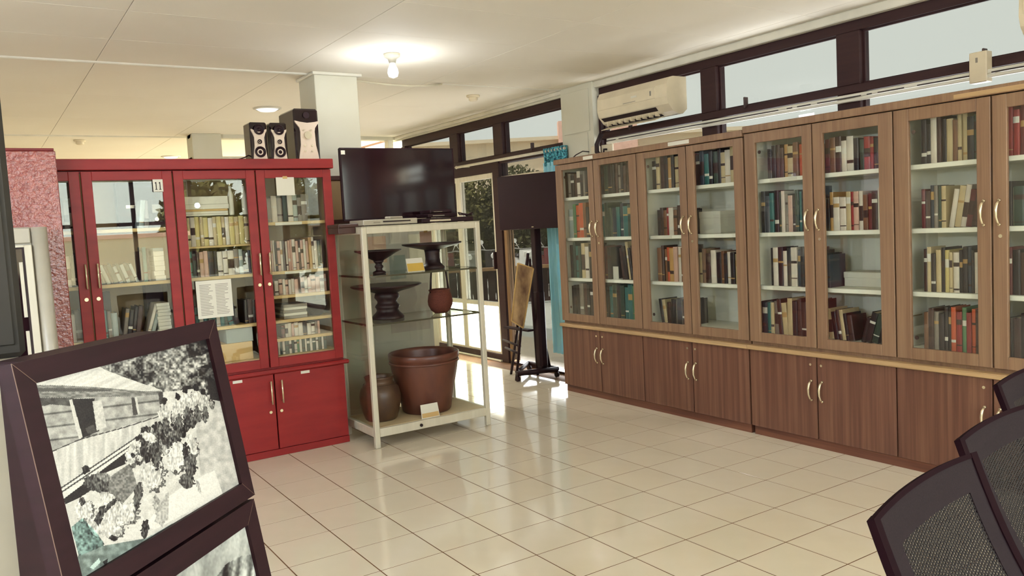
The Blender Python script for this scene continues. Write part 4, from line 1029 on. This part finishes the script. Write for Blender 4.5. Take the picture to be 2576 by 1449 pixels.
# curtain and rod by the door
t = thing('curtain_rod', 'pale curtain rod along the wall above the glass door', 'rod', (4.44, 7.76, 2.085), RZR)
MB().tube([(0, 0, 0), (1.95, 0, 0)], .013, 10).build('rod', alu_m, t)
MB().tube([(-.03, 0, 0), (0, 0, 0)], [.006, .018], 10).build('finial', alu_m, t)
for x in (.1, 1.9): BX(x, x+.015, 0, .1, -.01, .01).build('bracket', alu_m, t)
t = thing('curtain', 'blue curtain gathered between the glass door and the first bookcase', 'curtain', (4.44, 5.80, 0))
def folds(z0, z1, y0, y1, amp, n, nm, mm, dx=0):
    b = MB(); nu, nv = 60, 10; vs = []; fs = []
    for side in (0, .004):
        for j in range(nv+1):
            v = j/nv; z = z0+(z1-z0)*v
            for i in range(nu+1):
                u = i/nu
                vs.append((dx+side+amp*(.6+.4*v)*math.sin(2*PI*n*u+.5*math.sin(3*v)), y0+(y1-y0)*u, z))
    M = (nu+1)*(nv+1)
    for o in (0, M):
        for j in range(nv):
            for i in range(nu):
                a = o+j*(nu+1)+i; fs.append((a, a+1, a+nu+2, a+nu+1))
    b.add(vs, fs, 0, True); return b.build(nm, mm, t)
folds(.22, 1.98, .03, .335, .022, 5, 'drape', curtain_m)
folds(1.95, 2.11, .0, .32, .026, 7, 'heading', curtain_top)

# ------------------------------------------------------------------ stand-mounted screen and easel by the door
t = thing('screen_stand', 'black flat screen on a wheeled floor stand by the door', 'television', (4.30, 6.13, 0))
scr = bpy.data.objects.new('screen', None)
ang = math.atan2(-.71, .25)
b = MB().box(-.38, .38, -.02, .025, -.245, .25, b=.006); o = b.build('screen', [matte_screen], t); o.location = (-.075, -.085, 1.63); o.rotation_euler = (0, 0, ang)
o2 = MB().box(-.012, .012, -.0215, -.02, -.230, -.222).build('logo', steel_m, o)
MB().box(-.15, .15, .025, .04, -.1, .12).build('wall_plate', black_m, o)
BX(-.035, .035, -.035, .035, .05, 1.42, b=.006).build('pole', black_m, t)
BX(-.045, .045, -.045, .045, .10, .82, b=.02).build('lower_pole', black_m, t)
MB().tube([(0, .02, .62), (.10, .02, .06)], .014, 8).build('brace', black_m, t)
MB().tube([(0, 0, 1.40), (-.06, -.06, 1.52)], .03, 10).build('neck', black_m, t)
def bar(p, q, r, nm):
    MB().tube([p, q], r, 6).build(nm, black_m, t)
bar((-.27, .03, .075), (.12, -.07, .075), .026, 'base_bar'); bar((-.22, .10, .075), (.13, .42, .075), .020, 'base_bar'); bar((-.24, .05, .075), (-.20, .12, .075), .022, 'base_bar'); bar((.13, .42, .075), (.12, -.07, .075), .022, 'base_bar'); bar((0, 0, .075), (.13, .15, .075), .022, 'base_bar')
for x, y in ((-.26, .03), (.11, -.07), (.13, .41)):
    c_ = MB().tube([(x-.012, y, .026), (x+.012, y, .026)], .026, 12); c_.box(x-.008, x+.008, y-.008, y+.008, .03, .06); c_.build('castor', black_m, t)

t = thing('easel', 'small black easel on the floor beside the wheeled screen', 'easel', (4.15, 6.25, 0))
def L(p): return (p[0]-4.15, p[1]-6.25, p[2])
for p, q in (((4.20, 6.52, .0), (4.13, 6.02, 1.17)), ((4.06, 6.22, 0), (4.10, 5.98, 1.17)), ((4.36, 6.30, 0), (4.13, 6.0, 1.12))):
    MB().tube([L(p), L(q)], .013, 6).build('leg', black_m, t)
for p, q in (((4.18, 6.60, .33), (4.09, 6.17, .32)), ((4.17, 6.55, .26), (4.085, 6.18, .25))):
    MB().tube([L(p), L(q)], .011, 6).build('crossbar', black_m, t)
BX(-.045, .02, -.20, .22, .46, .478, b=.003).build('ledge', black_m, t)
t = thing('painting', 'small brown painting leaning on the black easel', 'painting', (4.10, 6.20, .48))
def slab(q0, q1, q2, q3, th, nm, mm, off=0):
    """thin panel from four corners with real thickness"""
    P = [Vector(q) for q in (q0, q1, q2, q3)]; nrm = (P[1]-P[0]).cross(P[3]-P[0]).normalized()
    a = [p+nrm*off for p in P]; c = [p+nrm*(off+th) for p in P]
    b = MB(); b.add(a+c, [(0, 1, 2, 3), (7, 6, 5, 4), (0, 4, 5, 1), (1, 5, 6, 2), (2, 6, 7, 3), (3, 7, 4, 0)]); return b.build(nm, mm, t)
cs = [(4.02, 6.03, 1.09), (4.13, 5.95, 1.035), (4.06, 6.06, .50), (3.96, 6.09, .575)]
cs = [(c[0]-4.10, c[1]-6.20, c[2]-.48) for c in cs]
slab(*cs, .012, 'canvas', paint_can)
cn = [Vector(c) for c in cs]
for i in range(4):
    p, q = cn[i], cn[(i+1) % 4]
    MB().tube([p, q], .007, 6).build('frame_strip', card_m, t)

# ------------------------------------------------------------------ left edge: textured panel, white cooler, dark panel
t = thing('textured_panel', 'tall crinkled red lacquer panel at the left of the red cabinet', 'panel', (-.35, 5.12, 0))
BX(0, .765, 0, .05, 0, 1.972, b=.004).build('panel', crinkle_m, t); BX(-.01, .758, -.004, .054, 1.972, 1.986, b=.002).build('top_edge', redd_m, t)
t = thing('glass_cooler', 'white upright cabinet with dark glass door before the textured panel', 'cabinet', (-.22, 4.8, 0))
BX(0, .47, .02, .27, .04, 1.555, b=.008).build('body', paint_white, t)
pv = []
for k in range(9):
    a = PI*k/8; pv.append((.502-.037*math.cos(a), .02-.035*math.sin(a)))
pv += [(.539, .27), (.465, .27)]
b = MB(); n = len(pv); b.add([(x, y, z) for z in (.03, 1.553) for x, y in pv], [list(range(n)), list(range(n, 2*n))]+[(i, (i+1) % n, n+(i+1) % n, n+i) for i in range(n)], 0, True); b.build('rounded_post', paint_white, t)
BX(.02, .46, .0, .02, 1.475, 1.55, b=.003).build('header', paint_white, t)
d = MB().box(.02, .06, -.012, .02, .1, 1.465, b=.003).box(.428, .462, -.012, .02, .1, 1.465, b=.003).box(.06, .428, -.012, .02, 1.455, 1.465).box(.06, .428, -.012, .02, .1, .14).build('door_frame', alu_m, t)
b = MB().box(.06, .068, -.008, .016, .14, 1.455).box(.418, .428, -.008, .016, .14, 1.455).box(.068, .418, -.008, .016, 1.446, 1.455); b.build('gasket', inkd_m, d)
BX(.068, .418, .002, .008, .14, 1.446).build('pane', blackg_m, d)
for z in (.5, .85, 1.2): BX(.40, .416, -.004, .002, z-.1, z+.18).build('inner_strip', alu_m, d)
for x in (.04, .44): BX(x-.02, x+.02, .05, .2, 0, .04).build('foot', black_m, t)
t = thing('white_cupboard', 'low white cupboard at the left edge under the dark grey panel', 'cupboard', (-.75, 2.2, 0))
BX(0, .81, 0, .42, .05, 1.165, b=.006).build('carcass', paint_white, t); BX(.01, .80, .02, .40, 0, .05).build('plinth', trim_m, t); BX(-.0, .815, -.01, .43, 1.165, 1.186, b=.004).build('top', paint_white, t)
for x in (.008, .408): BX(x, x+.395, -.015, 0, .06, 1.155, b=.003).build('cupboard_door', paint_white, t)
t = thing('dark_cabinet', 'dark grey upright box standing on the low white cupboard', 'cabinet', (-.62, 2.23, 1.187))
BX(0, .70, 0, .32, 0, .95, b=.012).build('housing', darkgrey_m, t); BX(.02, .68, -.006, 0, .03, .93, b=.004).build('front', darkgrey_m, t); BX(.3, .4, -.014, -.006, .05, .07, b=.003).build('handle', black_m, t)

# ------------------------------------------------------------------ photograph stand in the foreground
FA = math.atan2(.70184, .71233)             # direction of the picture's long edge in plan
LEAN = 0.1563
TL = Vector((.03484, 1.62934, 1.24368))
ea = Vector((math.cos(FA), math.sin(FA), 0)); en = Vector((math.sin(FA), -math.cos(FA), 0))
ev = Vector((0, 0, -1))*math.cos(LEAN)+en*math.sin(LEAN)
nf = ea.cross(-ev)                          # towards the viewer
def framed_photo(name, lab, s0, t0, w, h, mar, colors, nu, nv):
    """local x = along the frame, y = up the leaning plane, z = out of the picture"""
    t = bpy.data.objects.new(name, None); COL.objects.link(t); tag(t, lab, 'photograph', 'framed photographs on the stand')
    M = Matrix((ea, -ev, nf)).transposed().to_4x4(); M.translation = TL+ea*s0+ev*(t0+h)
    t.matrix_world = M
    mi = mar
    for nm, poly in (('top_moulding', [(0, h), (w, h), (w-mi, h-mi), (mi, h-mi)]), ('bottom_moulding', [(0, 0), (mi, mi), (w-mi, mi), (w, 0)]), ('left_moulding', [(0, 0), (0, h), (mi, h-mi), (mi, mi)]), ('right_moulding', [(w, 0), (w-mi, mi), (w-mi, h-mi), (w, h)])):
        b = MB(); g = .0006; cx = sum(p[0] for p in poly)/4; cy = sum(p[1] for p in poly)/4
        pp = [(x+(g if x < cx else -g), y+(g if y < cy else -g)) for x, y in poly]
        b.add([(x, y, -.030) for x, y in pp]+[(x, y, .0) for x, y in pp], [(0, 1, 2, 3), (4, 5, 6, 7)]+[(i, (i+1) % 4, 4+(i+1) % 4, 4+i) for i in range(4)])
        b.build(nm, framek_m, t)
    for (x0, y0), (x1, y1) in (((0, h), (mi, h-mi)), ((w, 0), (w-mi, mi)), ((w, h), (w-mi, h-mi)), ((0, 0), (mi, mi))):
        n_ = Vector((-(y1-y0), x1-x0)).normalized()*.0006; b = MB()
        b.add([(x0-n_.x, y0-n_.y, .0004), (x0+n_.x, y0+n_.y, .0004), (x1+n_.x, y1+n_.y, .0004), (x1-n_.x, y1-n_.y, .0004)], [(0, 1, 2, 3)])
        b.build('mitre_line', mitre_m, t)
    BX(-.0006, .0006, 0, h, -.0006, .0005).build('worn_edge', mitre_m, t, label='worn pale left edge')
    BX(mi-.006, w-mi+.006, mi-.006, h-mi+.006, -.026, -.010).build('backing', black_m, t)
    me = bpy.data.meshes.new('print'); x0, y0, W_, H_ = mi, mi, w-2*mi, h-2*mi
    vv = [(x0+W_*i/nu, y0+H_*j/nv, -.0085) for j in range(nv+1) for i in range(nu+1)]
    ff = [(j*(nu+1)+i, j*(nu+1)+i+1, (j+1)*(nu+1)+i+1, (j+1)*(nu+1)+i) for j in range(nv) for i in range(nu)]
    me.from_pydata(vv, [], ff)
    at = me.color_attributes.new('ink', 'FLOAT_COLOR', 'CORNER')
    lc = np.repeat(colors.reshape(-1, 4), 4, axis=0).astype(np.float32); at.data.foreach_set('color', lc.ravel())
    me.materials.append(print_m); o = bpy.data.objects.new('print', me); COL.objects.link(o); o.parent = t
    return t
print_m, pt, pb = base('photographic_print', .35, .3)
vc = N(pt, 'ShaderNodeVertexColor'); vc.layer_name = 'ink'; pt.links.new(vc.outputs['Color'], pb.inputs['Base Color'])

def vnoise(x, y, s, seed):
    """value noise on numpy arrays"""
    x = x/s; y = y/s; xi = np.floor(x).astype(int); yi = np.floor(y).astype(int); fx = x-xi; fy = y-yi
    fx = fx*fx*(3-2*fx); fy = fy*fy*(3-2*fy)
    def hsh(a, b):
        h = (a*374761393+b*668265263+seed*1442695041) & 0x7fffffff; h = ((h ^ (h >> 13))*1274126177) & 0x7fffffff
        return ((h ^ (h >> 16)) & 0xffff)/65535.0
    return (hsh(xi, yi)*(1-fx)+hsh(xi+1, yi)*fx)*(1-fy)+(hsh(xi, yi+1)*(1-fx)+hsh(xi+1, yi+1)*fx)*fy
def inside(px, py, poly):
    r = np.zeros(px.shape, bool); n = len(poly)
    for i in range(n):
        x0, y0 = poly[i]; x1, y1 = poly[(i+1) % n]
        if y0 == y1: continue
        c = ((y0 > py) != (y1 > py)) & (px < (x1-x0)*(py-y0)/(y1-y0)+x0); r ^= c
    return r
def tone(v, teal):
    """print greys to linear colour, shadows faintly teal"""
    v = np.clip(v, 34, 238); s = v/255
    rgb = np.stack([s*1.0, s*.985, s*.95], -1); k = np.clip(teal, 0, 1)[..., None]
    rgb = rgb*(1-k)+np.stack([s*.82, s*.98, s*.94], -1)*k
    dark = np.clip((90-v)/60, 0, 1)[..., None]*.5
    rgb = rgb*(1-dark)+np.stack([s*1.12, s*.88, s*.98], -1)*dark
    l = np.where(rgb <= .04045, rgb/12.92, ((rgb+.055)/1.055)**2.4)*.80
    return np.concatenate([np.clip(l, 0, .92), np.ones(l.shape[:2]+(1,))], -1)
PW, PH, PM = .62, .4466, .0434
def print_coords(nu, nv, s0, t0, w, h, mar):
    """where each print cell of the old village scene lies in the drawing's own sketch units"""
    cols = (np.arange(nu)+.5)/nu; rws = (np.arange(nv)+.5)/nv
    out = np.zeros((nv, nu, 2))
    for j in range(nv):
        for i in range(nu):
            P = TL+ea*(s0+mar+cols[i]*(w-2*mar))+ev*(t0+h-mar-rws[j]*(h-2*mar))
            q = P-CAM_P; z = q.dot(CF)
            out[j, i] = ((1288+F_PX*q.dot(CR)/z)*2.166, (724.5-F_PX*q.dot(CU)/z-780)*2.166)
    return out[..., 0], out[..., 1]
def village(nu, nv):
    X, Y = print_coords(nu, nv, 0, 0, PW, PH, PM)
    n1 = vnoise(X, Y, 60, 1); n2 = vnoise(X, Y, 22, 2); n3 = vnoise(X, Y, 9, 3); n4 = vnoise(X, Y, 15, 31); n5 = vnoise(X*1.6, Y*.7, 8, 32)
    nz = (n1*.35+n2*.4+n3*.4)
    v = 214+(n2-.5)*26; teal = np.zeros_like(v)
    def put(poly, val, mask=None):
        m_ = inside(X, Y, poly); v[m_] = (val if np.isscalar(val) else val[m_])
        return m_
    put([(180, 395), (180, 100), (1150, 100), (1150, 180), (900, 210), (700, 285), (590, 325), (480, 318)], 224)
    put([(560, 300), (700, 262), (800, 228), (900, 185), (1140, 140), (1225, 500), (1190, 510), (1080, 425), (900, 445), (860, 415), (740, 385), (590, 320)], 30+np.clip((nz-.28)*330, 0, 190))
    put([(1030, 195), (1140, 140), (1215, 490), (1150, 500), (1130, 350), (1060, 300)], 25+np.clip((nz-.42)*260, 0, 150))
    put([(1150, 380), (1200, 380), (1222, 495), (1150, 492)], 42)
    bl = inside(X, Y, [(860, 330), (1040, 260), (1140, 235), (1150, 290), (1010, 340), (900, 420)]); v[bl] = 70+np.clip((n3*.6+n2*.5-.3)*260, 0, 150)[bl]
    put([(188, 400), (480, 313), (590, 322), (760, 385), (905, 435), (800, 440), (545, 415), (360, 406)], 214+(vnoise(X+Y*2.2, Y*.2, 26, 4)-.5)*34)
    put([(190, 404), (360, 406), (545, 416), (800, 439), (905, 436), (897, 456), (760, 466), (545, 470), (212, 474)], 132+(vnoise(X, Y*3, 20, 5)-.5)*70)
    put([(205, 420), (545, 424), (640, 436), (545, 440), (208, 440)], 88)
    m_ = inside(X, Y, [(208, 474), (760, 466), (897, 456), (918, 560), (700, 630), (460, 697), (285, 772)])
    rows = np.sin((Y+X*.12)/11.5); v[m_] = (172+(n2-.5)*52-np.clip(rows-.82, 0, 1)*420)[m_]
    put([(208, 474), (420, 473), (415, 520), (300, 510), (225, 525)], 62+(n2*40))
    put([(412, 480), (535, 478), (562, 655), (462, 697)], 44); put([(485, 640), (530, 620), (545, 660), (500, 672)], 75)
    put([(397, 485), (414, 483), (472, 690), (450, 700)], 208); put([(524, 494), (572, 486), (602, 635), (548, 655)], 204+(n3-.5)*30)
    put([(735, 474), (752, 472), (772, 565), (745, 572)], 74); put([(752, 472), (765, 470), (780, 560), (770, 565)], 204); put([(880, 445), (905, 440), (912, 520), (893, 540)], 70)
    put([(285, 772), (460, 697), (700, 632), (918, 562), (905, 612), (790, 672), (640, 765), (345, 968)], 204+(vnoise(X*1.0, Y*.12, 13, 6)-.5)*44)
    for a, c in (((285, 772), (460, 697)), ((460, 697), (700, 632)), ((700, 632), (918, 562))): put([a, c, (c[0], c[1]+6), (a[0], a[1]+6)], 70)
    put([(345, 968), (790, 668), (800, 700), (360, 1030)], 222)
    for dy in (0, 24): put([(345, 968+dy), (790, 668+dy), (791, 676+dy), (347, 977+dy)], 76)
    put([(362, 1030), (800, 700), (820, 760), (735, 820), (600, 880), (560, 950), (470, 1010), (380, 1055)], 44)
    put([(560, 960), (640, 890), (730, 830), (770, 960), (690, 1050)], 128+(n3-.5)*70)
    put([(1080, 470), (1222, 495), (1330, 940), (1232, 1000), (1185, 872), (1110, 900), (1090, 700)], 196+(n2-.5)*44)
    put([(1010, 960), (1185, 870), (1232, 1000), (860, 1195), (810, 1165), (930, 1020)], 232)
    put([(660, 1250), (780, 1090), (840, 1190), (830, 1240)], 220)
    put([(375, 1055), (420, 1045), (470, 1190), (440, 1250), (420, 1180)], 205)
    m_ = inside(X, Y, [(410, 1180), (470, 1130), (540, 1200), (590, 1270), (560, 1330), (440, 1400), (450, 1330)]); v[m_] = (50+np.clip((nz-.3)*220, 0, 130))[m_]; teal[m_] = 1
    m_ = inside(X, Y, [(430, 1480), (445, 1340), (590, 1280), (820, 1240), (960, 1160), (1050, 1150), (530, 1500)]); v[m_] = (140+(n2-.5)*70)[m_]; teal[m_] = .6
    put([(510, 1400), (560, 1350), (570, 1370), (530, 1410)], 225); put([(580, 1370), (610, 1350), (600, 1400)], 45)
    # the people: dark heads, lighter or darker clothes
    def ell(cx, cy, rx, ry, val, an=0, tex=26):
        c, s_ = math.cos(an), math.sin(an); wq = min(rx, ry)*.55+3; dx = X-cx+(n3-.5)*wq; dy = Y-cy+(n4-.5)*wq
        m2 = ((dx*c+dy*s_)/rx)**2+((-dx*s_+dy*c)/ry)**2 < 1; v[m2] = (val+(n5-.5)*tex*4+(n4-.5)*tex*2)[m2]
    r = random.Random(21)
    for i in range(95):                      # the crowd along the house, thinning into the distance
        u = i/94; cx = 1130-u*330+r.uniform(-75, 60); cy = 470+u*270+r.uniform(-35, 60); k = .55+u*.75
        ell(cx+5*k, cy+26*k, 17*k, 34*k, r.choice([70, 90, 58])); ell(cx, cy+22*k, r.uniform(10, 17)*k, r.uniform(18, 34)*k, r.choice([215, 205, 190, 60, 75, 160, 110]), r.uniform(-.4, .4)); ell(cx, cy-8*k, 9*k, 11*k, r.choice([44, 55, 48]), 0, 8)
    for cx, cy, k in ((985, 468, 1.25), (1028, 432, 1.2), (1085, 420, 1.2), (1125, 440, 1.1), (912, 492, 1.2)):
        ell(cx, cy+60*k, 24*k, 46*k, r.choice([216, 200, 190])); ell(cx+10, cy+115*k, 15*k, 40*k, 85); ell(cx, cy, 13*k, 16*k, 46, 0, 8)
    for cx, cy, rx, ry, val, an in ((980, 795, 52, 85, 222, .2), (1060, 850, 30, 70, 90, .15), (1035, 930, 44, 40, 84, -.4), (1030, 760, 17, 46, 48, .1), (1100, 960, 10, 40, 190, -.3), (1020, 665, 14, 26, 48, 0), (1065, 730, 26, 60, 210, -.3), (845, 890, 62, 82, 208, .1), (820, 800, 20, 34, 52, 0),
                                 (735, 785, 28, 60, 205, .1), (745, 790, 12, 18, 48, 0), (800, 655, 14, 20, 46, 0), (830, 690, 44, 22, 212, .5), (860, 800, 20, 70, 70, -.3), (770, 1010, 24, 80, 84, .15), (810, 1190, 20, 55, 62, .15), (885, 1090, 22, 90, 170, -.25),
                                 (545, 935, 66, 48, 84, .25), (590, 905, 40, 20, 130, .3), (490, 865, 21, 24, 42, 0), (600, 1120, 60, 70, 196, .3), (640, 1035, 60, 20, 204, .8), (585, 1000, 24, 32, 206, .2), (588, 975, 22, 14, 78, .2), (690, 1110, 70, 60, 206, -.3), (560, 1130, 20, 70, 60, .35), (620, 1060, 12, 55, 56, .7),
                                 (480, 1085, 46, 60, 206, .3), (470, 1040, 16, 22, 60, 0), (530, 1180, 22, 60, 192, -.5), (620, 1200, 60, 40, 200, 0), (640, 1240, 26, 14, 50, 0)):
        if val > 150 and rx > 25: ell(cx+rx*.25, cy+ry*.12, rx*1.05, ry*1.05, 96, an)
        ell(cx, cy, rx, ry, val, an)
    m_ = inside(X, Y, [(920, 1000), (940, 985), (935, 1140), (880, 1160), (860, 1150)]); v[m_] = (186+(n3-.5)*60)[m_]
    v += (vnoise(X, Y, 5, 9)-.5)*22
    return tone(v, teal)
def strokes(nu, nv):
    cols = (np.arange(nu)+.5)/nu; rws = (np.arange(nv)+.5)/nv
    X, Y = np.meshgrid(cols*600, (1-rws)*400)
    a = vnoise(X*.5+Y*.4, Y*.12-X*.05, 12, 12); b = vnoise(X, Y, 7, 13); c = vnoise(X, Y, 90, 14)
    v = 120+(a-.5)*190+(b-.5)*70+(c-.5)*120+np.clip((X-380)/220, 0, 1)*60
    v = np.where(Y > 60+vnoise(X, Y*0, 60, 15)*40, v, v*.4+130)
    return tone(v, np.zeros_like(v)+.15)
framed_photo('framed_photograph', 'black framed black-and-white photograph of villagers seated beside a wooden house', 0, 0, PW, PH, PM, village(430, 300), 430, 300)
framed_photo('framed_photograph', 'lower black framed black-and-white photograph cut off by the picture bottom', .012, PH+.006, .60, .4466, .050, strokes(220, 160), 220, 160)
st = bpy.data.objects.new('photograph_stand', None); COL.objects.link(st); tag(st, 'dark wooden stand that carries the two black framed photographs', 'stand')
M = Matrix((ea, -ev, nf)).transposed().to_4x4(); M.translation = TL; st.matrix_world = M
for x in (.17, .42): BX(x, x+.03, -1.235, -.02, -.058, -.032, b=.003).build('leg', wood_dk, st)
for y in (-.30, -.72): BX(.10, .52, y, y+.03, -.070, -.058, b=.003).build('crossbar', wood_dk, st)
BX(.0, .62, -.925, -.905, -.058, .012, b=.003).build('ledge', wood_dk, st)
b = MB().tube([(.30, -.25, -.065), (.02, -1.19, -.30)], .012, 8); b.build('rear_leg', strut_m, st, label='lighter brown rear strut')
t = thing('wooden_pedestal', 'dark maroon wooden pedestal behind the framed photographs', 'pedestal', (.016, 1.98, 0), FA)
BX(0, .45, -.15, 0, .03, 1.185, b=.004).build('body', maroon_m, t); BX(-.006, .456, -.156, .006, 1.185, 1.21, b=.004).build('top', maroon_m, t); BX(.01, .44, -.14, -.01, 0, .03).build('plinth', black_m, t)
pb_ = Vector((.016, 1.98, 0))
def on_side(d, z): return pb_ - Vector((-math.sin(FA), math.cos(FA), 0))*d - ea*.008 + Vector((0, 0, z))
tag(MB().tube([on_side(.035, .64), on_side(.055, .70), on_side(.085, .745), on_side(.115, .775), on_side(.13, .81)], [.010, .012, .009, .010, .006], 8).build('ribbon', ribbon_m), 'rust coloured ribbon tied on the side of the maroon pedestal', 'ribbon')

# ------------------------------------------------------------------ mesh office chairs
def office_chair(lab, TLc, bear, lean, seed):
    a = Vector((math.sin(math.radians(bear)), math.cos(math.radians(bear)), 0)); n = Vector((a.y, -a.x, 0)); up = Vector((0, 0, 1))
    v = -up*math.cos(lean)+n*math.sin(lean); nrm = a.cross(-v)
    W_, H_ = .51, .52
    root = bpy.data.objects.new('office_chair', None); COL.objects.link(root); tag(root, lab, 'chair', 'mesh office chairs')
    O = Vector(TLc)+a*(W_/2); O = Vector((O.x, O.y, 0))
    Mx = Matrix((a, -n, up)).transposed().to_4x4(); Mx.translation = O+n*.20; root.matrix_world = Mx
    zt = TLc[2]
    def P(u, w, d=0):
        """u across 0..1, w down 0..1, d out of the front face (m); local coords"""
        x = (u-.5)*W_*(1-.10*w*w); crown_ = .008*(1-(2*u-1)**2)*(1-w)      # top edge rises in the middle
        bow = .018*(2*u-1)**2-.018; s_ = H_*w
        y = .20-s_*math.sin(lean)-bow*math.cos(lean)-d*math.cos(lean)+.03*math.sin(w*PI)
        z = zt-s_*math.cos(lean)+crown_+d*math.sin(lean)-(.045-.02)*0
        return (x, y, z)
    def sheet(u0, u1, w0, w1, d0, d1, nm, mm, nu=14, nv=10, parent=root):
        b = MB(); vs = []; fs = []
        for d in (d0, d1):
            for j in range(nv+1):
                for i in range(nu+1): vs.append(P(u0+(u1-u0)*i/nu, w0+(w1-w0)*j/nv, d))
        m_ = (nu+1)*(nv+1)
        for j in range(nv):
            for i in range(nu):
                q = j*(nu+1)+i; fs.append((q, q+1, q+nu+2, q+nu+1)); fs.append((m_+q, m_+q+nu+1, m_+q+nu+2, m_+q+1))
        b.add(vs, fs, 0, True); fs = []
        for i in range(nu):
            fs.append((i, m_+i, m_+i+1, i+1)); q = nv*(nu+1)+i; fs.append((q, q+1, m_+q+1, m_+q))
        for j in range(nv):
            q = j*(nu+1); fs.append((q, q+nu+1, m_+q+nu+1, m_+q)); q += nu; fs.append((q, m_+q, m_+q+nu+1, q+nu+1))
        b.add(vs, fs, 0, False); return b.build(nm, mm, parent)
    sheet(0, .05, 0, 1, -.010, .005, 'side_rail', chairk_m, 3, 12); sheet(.95, 1, 0, 1, -.010, .005, 'side_rail', chairk_m, 3, 12)
    sheet(.05, .95, 0, .022, -.008, .004, 'top_rail', chairk_m, 16, 2); sheet(.05, .95, .95, 1, -.010, .010, 'bottom_rail', chairk_m, 14, 2)
    sheet(.05, .95, .022, .15, -.004, .002, 'head_band', chair_m, 14, 4); sheet(.05, .16, .15, .95, -.004, .002, 'side_band', chair_m, 4, 8); sheet(.84, .95, .15, .95, -.004, .002, 'side_band', chair_m, 4, 8)
    sheet(.16, .84, .15, .95, -.001, .0005, 'mesh', mesh_m, 12, 10)
    zb = P(.5, 1)[2]
    MB().tube([P(.5, .55, -.03), P(.5, 1.0, -.035), (0, -.12, zb-.10), (0, -.28, .40)], [.02, .026, .028, .03], 10).build('back_support', chairk_m, root)
    b = MB(); b.box(-.23, .23, -.60, -.13, .42, .49, b=.03); b.build('seat', fabric_red, root)
    for s_ in (-1, 1):
        MB().tube([(s_*.22, -.18, .43), (s_*.245, -.2, .5), (s_*.245, -.22, .63)], .014, 8).build('arm_post', chairk_m, root)
        BX(s_*.245-.03, s_*.245+.03, -.42, -.14, .63, .655, b=.01).build('arm_pad', chairk_m, root)
    MB().tube([(0, -.36, .10), (0, -.36, .42)], [.028, .022], 12).build('gas_lift', chairk_m, root)
    for k in range(5):
        an = 2*PI*k/5+.3; cx, cy = .29*math.cos(an), -.36+.29*math.sin(an)
        MB().tube([(0, -.36, .11), (cx, cy, .075)], [.028, .016], 8).build('base_leg', chairk_m, root)
        MB().tube([(cx-.02, cy, .028), (cx+.02, cy, .028)], .028, 12).box(cx-.008, cx+.008, cy-.008, cy+.008, .03, .075).build('castor', chairk_m, root)
    return root
office_chair('nearest mesh office chair, leftmost of the three at lower right', (1.245, .815, .895), 80.5, math.radians(29), 1)
office_chair('middle mesh office chair at lower right, overlapping the nearest one', (1.815, .97, .895), 85, math.radians(29), 2)
office_chair('farthest mesh office chair, only its corner showing at right edge', (2.435, 1.19, .895), 85, math.radians(29), 3)
